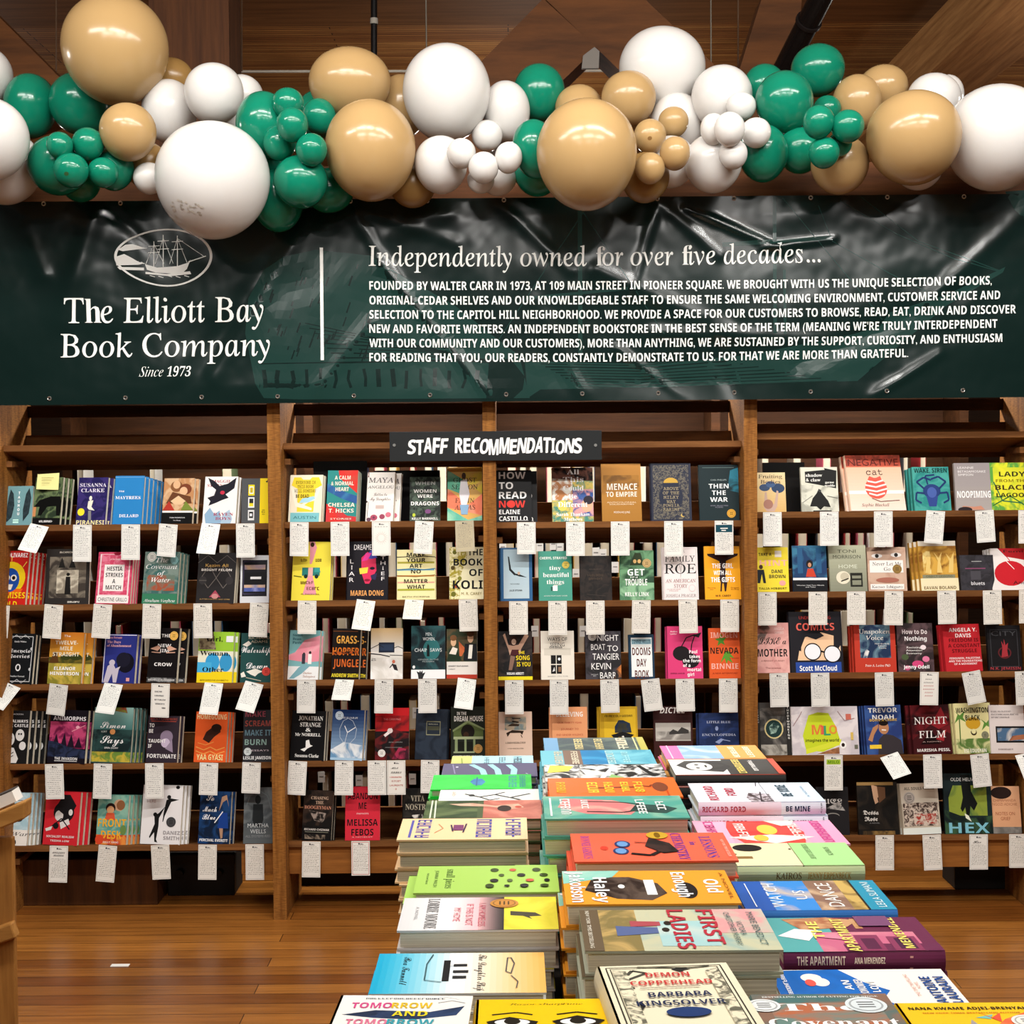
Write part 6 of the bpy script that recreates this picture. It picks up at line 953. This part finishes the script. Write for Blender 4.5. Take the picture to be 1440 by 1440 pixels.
N|858|1041|1356|1.655|.2275|.034|5|4|efe6c8|cream book with inked border creatures, red and navy title|l 3a3830 .012 .06 .03 .06 .97 .94 .97 .94 .03 .06 .03;l 3a3830 .008 .09 .05 .09 .95 .91 .95 .91 .05 .09 .05;l 4a4840 .03 .12 .9 .2 .86 .25 .92 .35 .88 .2 .8 .12 .72;e 4a4840 .16 .68 .06 .02;l 4a4840 .02 .12 .62 .2 .6 .14 .52;p 2a2a28 .55 .92 .62 .95 .7 .92 .64 .9 .62 .87;l 5a5848 .03 .84 .86 .9 .8 .82 .76 .9 .7 .84 .64 .9 .58;e 5a5848 .86 .5 .04 .03;p 2a2a28 .14 .46 .22 .5 .24 .44 .2 .38;l 5a5848 .02 .3 .96 .7 .93 .85 .95;q efe6c8 6a6858 70 .1 .08 .2 .08 .2 .9 .1 .92;q efe6c8 6a6858 70 .8 .1 .9 .08 .9 .92 .8 .88;t b c83a3a .5 .84 .33 .058 DEMON;t b c83a3a .5 .73 .61 .058 COPPERHEAD;l 4a4840 .01 .25 .66 .7 .67;t b 1f2c50 .52 .57 .46 .062 BARBARA;t b 1f2c50 .5 .46 .64 .062 KINGSOLVER;e 1f3a70 .52 .34 .16 .06
N|670.5|855|1405|1.60|.22|.03|4|0|f4c80a|yellow book with two large drawn black eyes|t i 5a4a00 .45 .93 .4 .022 Razor sharp;t i 5a4a00 .72 .93 .16 .02 Time;l 1a1408 .02 .12 .79 .3 .82 .42 .79;l 1a1408 .02 .6 .79 .75 .82 .9 .79;p 1a1408 .08 .7 .25 .76 .46 .7 .44 .66 .25 .64 .1 .66;e f8f6f0 .27 .69 .13 .04;e 1a1408 .27 .7 .06 .04;p 1a1408 .56 .7 .75 .77 .95 .71 .9 .66 .75 .64 .6 .66;e f8f6f0 .75 .69 .13 .04;e 1a1408 .75 .7 .06 .04;e c83a3a .5 .35 .14 .05
N|470|656|1400|1.60|.22|.03|3|-2|f4f2ea|white book with a dark wave and rainbow block title|q 1c2c48 2a4068 18 .06 .74 .3 .8 .7 .78 .95 .86 .9 .74 .6 .68 .3 .7;l e8e8ea .01 .7 .95 .8 .98 .9 .95;l b8b8bc .01 .75 .9 .85 .93 .95 .9;b 1c2c48 .2 .945 .8 .96 20;t b d84a8a .26 .86 .3 .07 TOMO;t b e8c020 .56 .86 .3 .07 RROW;t b f0d82a .56 .75 .26 .065 AND;t b e07a9a .26 .64 .3 .07 TOMO;t b 3aa0b0 .58 .64 .34 .07 RROW;n f0d84a 3aa0b0 30 .1 .3 .9 .55
N|1055|1245|1398|1.60|.22|.03|4|0|5f7c78|teal and rust book with large white serif title|n 4a7270 8a6a58 12 0 0 1 1;n b86a48 6a8880 14 .1 .6 .9 .88;t f e8ece8 .5 .96 .85 .02 BESTSELLING AUTHOR OF CUTTING FOR STONE;t f f8f8f4 .45 .82 .6 .09 The;t f f8f8f4 .5 .62 .92 .1 Covenant;t f f8f8f4 .5 .42 .5 .1 of Water;k dfe8ea .8 .84 .15;k e8ecec .06 .84 .12
N|1258|1450|1410|1.58|.22|.03|4|0|f4c41c|yellow book with red and grey flames|q e8543a f08a4a 20 .2 .5 .5 .6 .7 .78 .95 .9 .8 .66 .6 .5;q 6a6068 a8a0a0 20 .3 .5 .42 .7 .46 .78 .5 .66 .6 .5;p 7ac0b8 .5 .8 .64 .84 .6 .78;p e8543a .55 .86 .62 .8 .7 .86 .66 .74;t b 1c1408 .5 .92 .86 .035 NANA KWAME ADJEI-BRENYAH;t b c86a10 .5 .86 .7 .014 NEW YORK TIMES BESTSELLING AUTHOR;k f0ece4 .85 .74 .12"""
FIRST = True
for ln in TABLE.split('\n'):
    ori, xl, xr, yf, Z, L, t, n, yaw, base, look, art = ln.split('|')
    xl, xr, yf, Z, L, t, n, yaw = map(float, (xl, xr, yf, Z, L, t, n, yaw))
    if ori == 'V': ori, art = 'S', flip_art(art)
    Y = CAMY + Z; A = at(xl, yf, Y); B = at(xr, yf, Y); z = (A.z + B.z) / 2
    if ori == 'N':
        w = B.x - A.x; h = L; E = Matrix.Rotation(math.radians(yaw), 4, 'Z') @ Matrix.Rotation(-math.pi / 2, 4, 'X')
        loc = Vector(((A.x + B.x) / 2, Y - h, z))
    else:
        h = B.x - A.x; w = h * .66
        s = 1 if ori == 'S' else -1
        E = Matrix.Rotation(s * math.pi / 2, 4, 'Z') @ Matrix.Rotation(-math.pi / 2, 4, 'X')
        loc = Vector(((B.x if s > 0 else A.x), Y + w / 2, z))
    n = max(2, round((z - TZ) / t)); t = (z - TZ) / n - .0004
    o = build_book('hardcover_book', w, h, t, base, art, True)
    o.matrix_world = Matrix.Translation(loc) @ E
    tag(o, look + ', topmost of its stack', 'book', 'books lying on top of the table stacks')
    for k in range(1, n):
        c = copy_tree(o); jx, jy = (random.uniform(-.007, .004), random.uniform(-.004, .004)) if ori != 'N' else (random.uniform(-.003, .003), random.uniform(-.003, .003))
        if look.startswith('lime') : jx = -.012 - random.uniform(0, .004)
        c.matrix_world = Matrix.Translation(loc + Vector((jx, jy, -k * (t + .0004)))) @ E
        tag(c, ORD[k] + 'copy down under the ' + look.split(' with ')[0].split(' of ')[0].split(' banded')[0], 'book', 'copies lower in the table stacks')

# ------------------------------------------------------------------ oak display furniture at the frame edge
zc = -2.35
a = at(-70, 1172, zc); b = at(17, 1172, zc); m = MB()
m.box((b.x - .085, zc, 0), (b.x, zc + .02, at(0, 1178, zc).z), OAK); ot = m.build('oak_reading_stand', bevel=.003)
tag(ot, 'oak stand with a sloping top at the frame edge, beside the shelves', 'table')
A = at(-150, 1205, zc - .03); B = at(35, 1127, zc - .03); C = at(34, 1152, zc - .03); D = at(-150, 1228, zc - .03)
m = MB(); f = [D, C, B, A]; bk = [p + Vector((0, .05, 0)) for p in f]; m.hexa(f + bk, OAKX); m.build('sloping_top', ot, bevel=.004)
A = at(-90, 1345, zc - .01); B = at(22, 1306, zc - .01)
m = MB(); m.beam(A, B, .03, .036, OAKX); m.build('cross_rail', ot, bevel=.004)
A2 = at(-60, 1163, zc); B2 = at(23, 1127, zc)
d = (B2 - A2).normalized(); nrm = Vector((0, 0, 1)) - d * d.z
m = MB(); f = [A2, B2, B2 + nrm * .028, A2 + nrm * .028]; bk = [p + Vector((0, .045, 0)) for p in f]; m.hexa(f + bk, flat('e8e4dc', .6)); o = m.build('book')
tag(o, 'white-edged book lying on the sloping oak top at the frame edge', 'book')
m = MB(); f = [p + nrm * .0285 for p in (A2, B2)]; f = [f[0], f[1], f[1] + nrm * .003, f[0] + nrm * .003]; bk = [p + Vector((0, .045, 0)) for p in f]; m.hexa(f + bk, flat('4a4440', .5)); m.build('cover', o)
# paper scrap on the floor
p = at(158, 1361, -.9); t_ = (p.z) ; d = CM @ Vector(((168 - 720) / F, (720 - 1358) / F, -1)); q = CL + d * (-CL.z / d.z)
m = MB(); m.box((q.x - .03, q.y - .012, .0005), (q.x + .035, q.y + .012, .0025), flat('f2f0ea', .7)); tag(m.build('paper_scrap'), 'thin white scrap of paper lying on the floorboards', 'paper')

# ------------------------------------------------------------------ books on the dim shelves behind, page edges out
random.seed(21)
PAL = ['b8b4ac', 'd8d4ca', '8a2a2c', '2a4a6a', '3a3a3c', 'c8a04a', '5a6a4a', 'a84a5a', '6a5a4c', 'e4e0d8']
for b, r, k in ((2, 1, 9), (2, 2, 10), (2, 3, 8), (2, 4, 6), (2, 5, 9), (3, 1, 12), (3, 2, 14), (3, 3, 8), (3, 4, 5), (4, 1, 8), (4, 2, 12), (4, 3, 7), (4, 5, 12), (1, 2, 6), (1, 3, 8), (1, 1, 3)):
    x0, x1 = POSTX[b - 1] + .04, POSTX[b] - .04; x = x0 + random.uniform(0, .03); z = BZ[b, r]; zt = BZ.get((b, r - 1), z + .33) - .02
    gap = (x1 - x0) / k
    for i in range(k):
        t = random.uniform(.022, .045); h = min(random.uniform(.215, .262), zt - z - .01); d = random.uniform(.13, .17)
        if x + t > x1: break
        m = MB(); cv = flat(random.choice(PAL), .5)
        m.box((0, 0, 0), (.002, d, h), cv); m.box((t - .002, 0, 0), (t, d, h), cv); m.box((.002, d - .002, 0), (t - .002, d, h), cv)
        o = m.build('paperback', loc=(x, BY0 + .012 + random.uniform(0, .01), z + .0005))
        m = MB(); m.box((.002, .003, .002), (t - .002, d - .002, h - .002), PAGE); m.build('page_block', o)
        tag(o, 'book standing page-edge-out on the dim shelves behind', 'book', 'books on the dim shelves behind')
        x += max(t + .001, gap * random.uniform(.55, 1.3))
for i, (px, py, b) in enumerate(((707, 762, 3), (759, 760, 3), (778, 758, 3), (787, 762, 3), (838, 770, 3), (848, 772, 3), (865, 790, 3), (752, 880, 3), (820, 880, 3), (505, 1090, 2), (452, 1085, 2), (580, 1088, 2), (585, 995, 2), (905, 748, 3), (810, 800, 3), (1240, 765, 4), (1318, 1080, 4), (1180, 1075, 4))):
    p = at(px, py, BY0 - .006); m = MB(); w = .032; h = .05; m.box((p.x - w / 2, BY0 - .007, p.z - h), (p.x + w / 2, BY0 - .0062, p.z), flat('e8e8e4', .6))
    m.poly([(p.x - w * .3, BY0 - .0074, p.z - h * .5), (p.x + w * .3, BY0 - .0074, p.z - h * .5), (p.x + w * .3, BY0 - .0074, p.z - h * .42), (p.x - w * .3, BY0 - .0074, p.z - h * .42)], flat('888', .6))
    tag(m.build('shelf_tag'), 'small white shelf tag hanging on the dim bookcase behind', 'tag', 'white tags on the dim bookcase behind')
for (xa, xb, yt, yb, lb) in ((441, 515, 648, 728, 'large black book standing behind the red and teal swirled paperback'), (526, 618, 661, 728, 'wide black book standing behind the white floral paperback'), (1074, 1132, 650, 714, 'large black book standing behind the cream mushroom paperback')):
    Yb = SHY + .135; A = at(xa, yb, Yb); B = at(xb, yt, Yb); m = MB(); h = B.z - A.z; w = B.x - A.x; r = 1 if xa < 1000 else 1
    bz = ROWZ[2 if xa < 700 else 4][1] - .12 * math.tan(TILT) + .003; h = B.z - bz
    m.box((0, 0, 0), (w, .003, h), flat('151312', .5)); m.box((0, .022, 0), (w, .025, h), flat('151312', .5)); m.box((0, .003, 0), (.003, .022, h), flat('151312', .5))
    o = m.build('book', loc=(A.x, Yb, bz)); m = MB(); m.box((.003, .0031, .003), (w - .003, .0219, h - .003), PAGE); m.build('page_block', o)
    o.rotation_euler = (-.06, 0, 0); tag(o, lb, 'book')
bpy.data.objects.remove(TO)
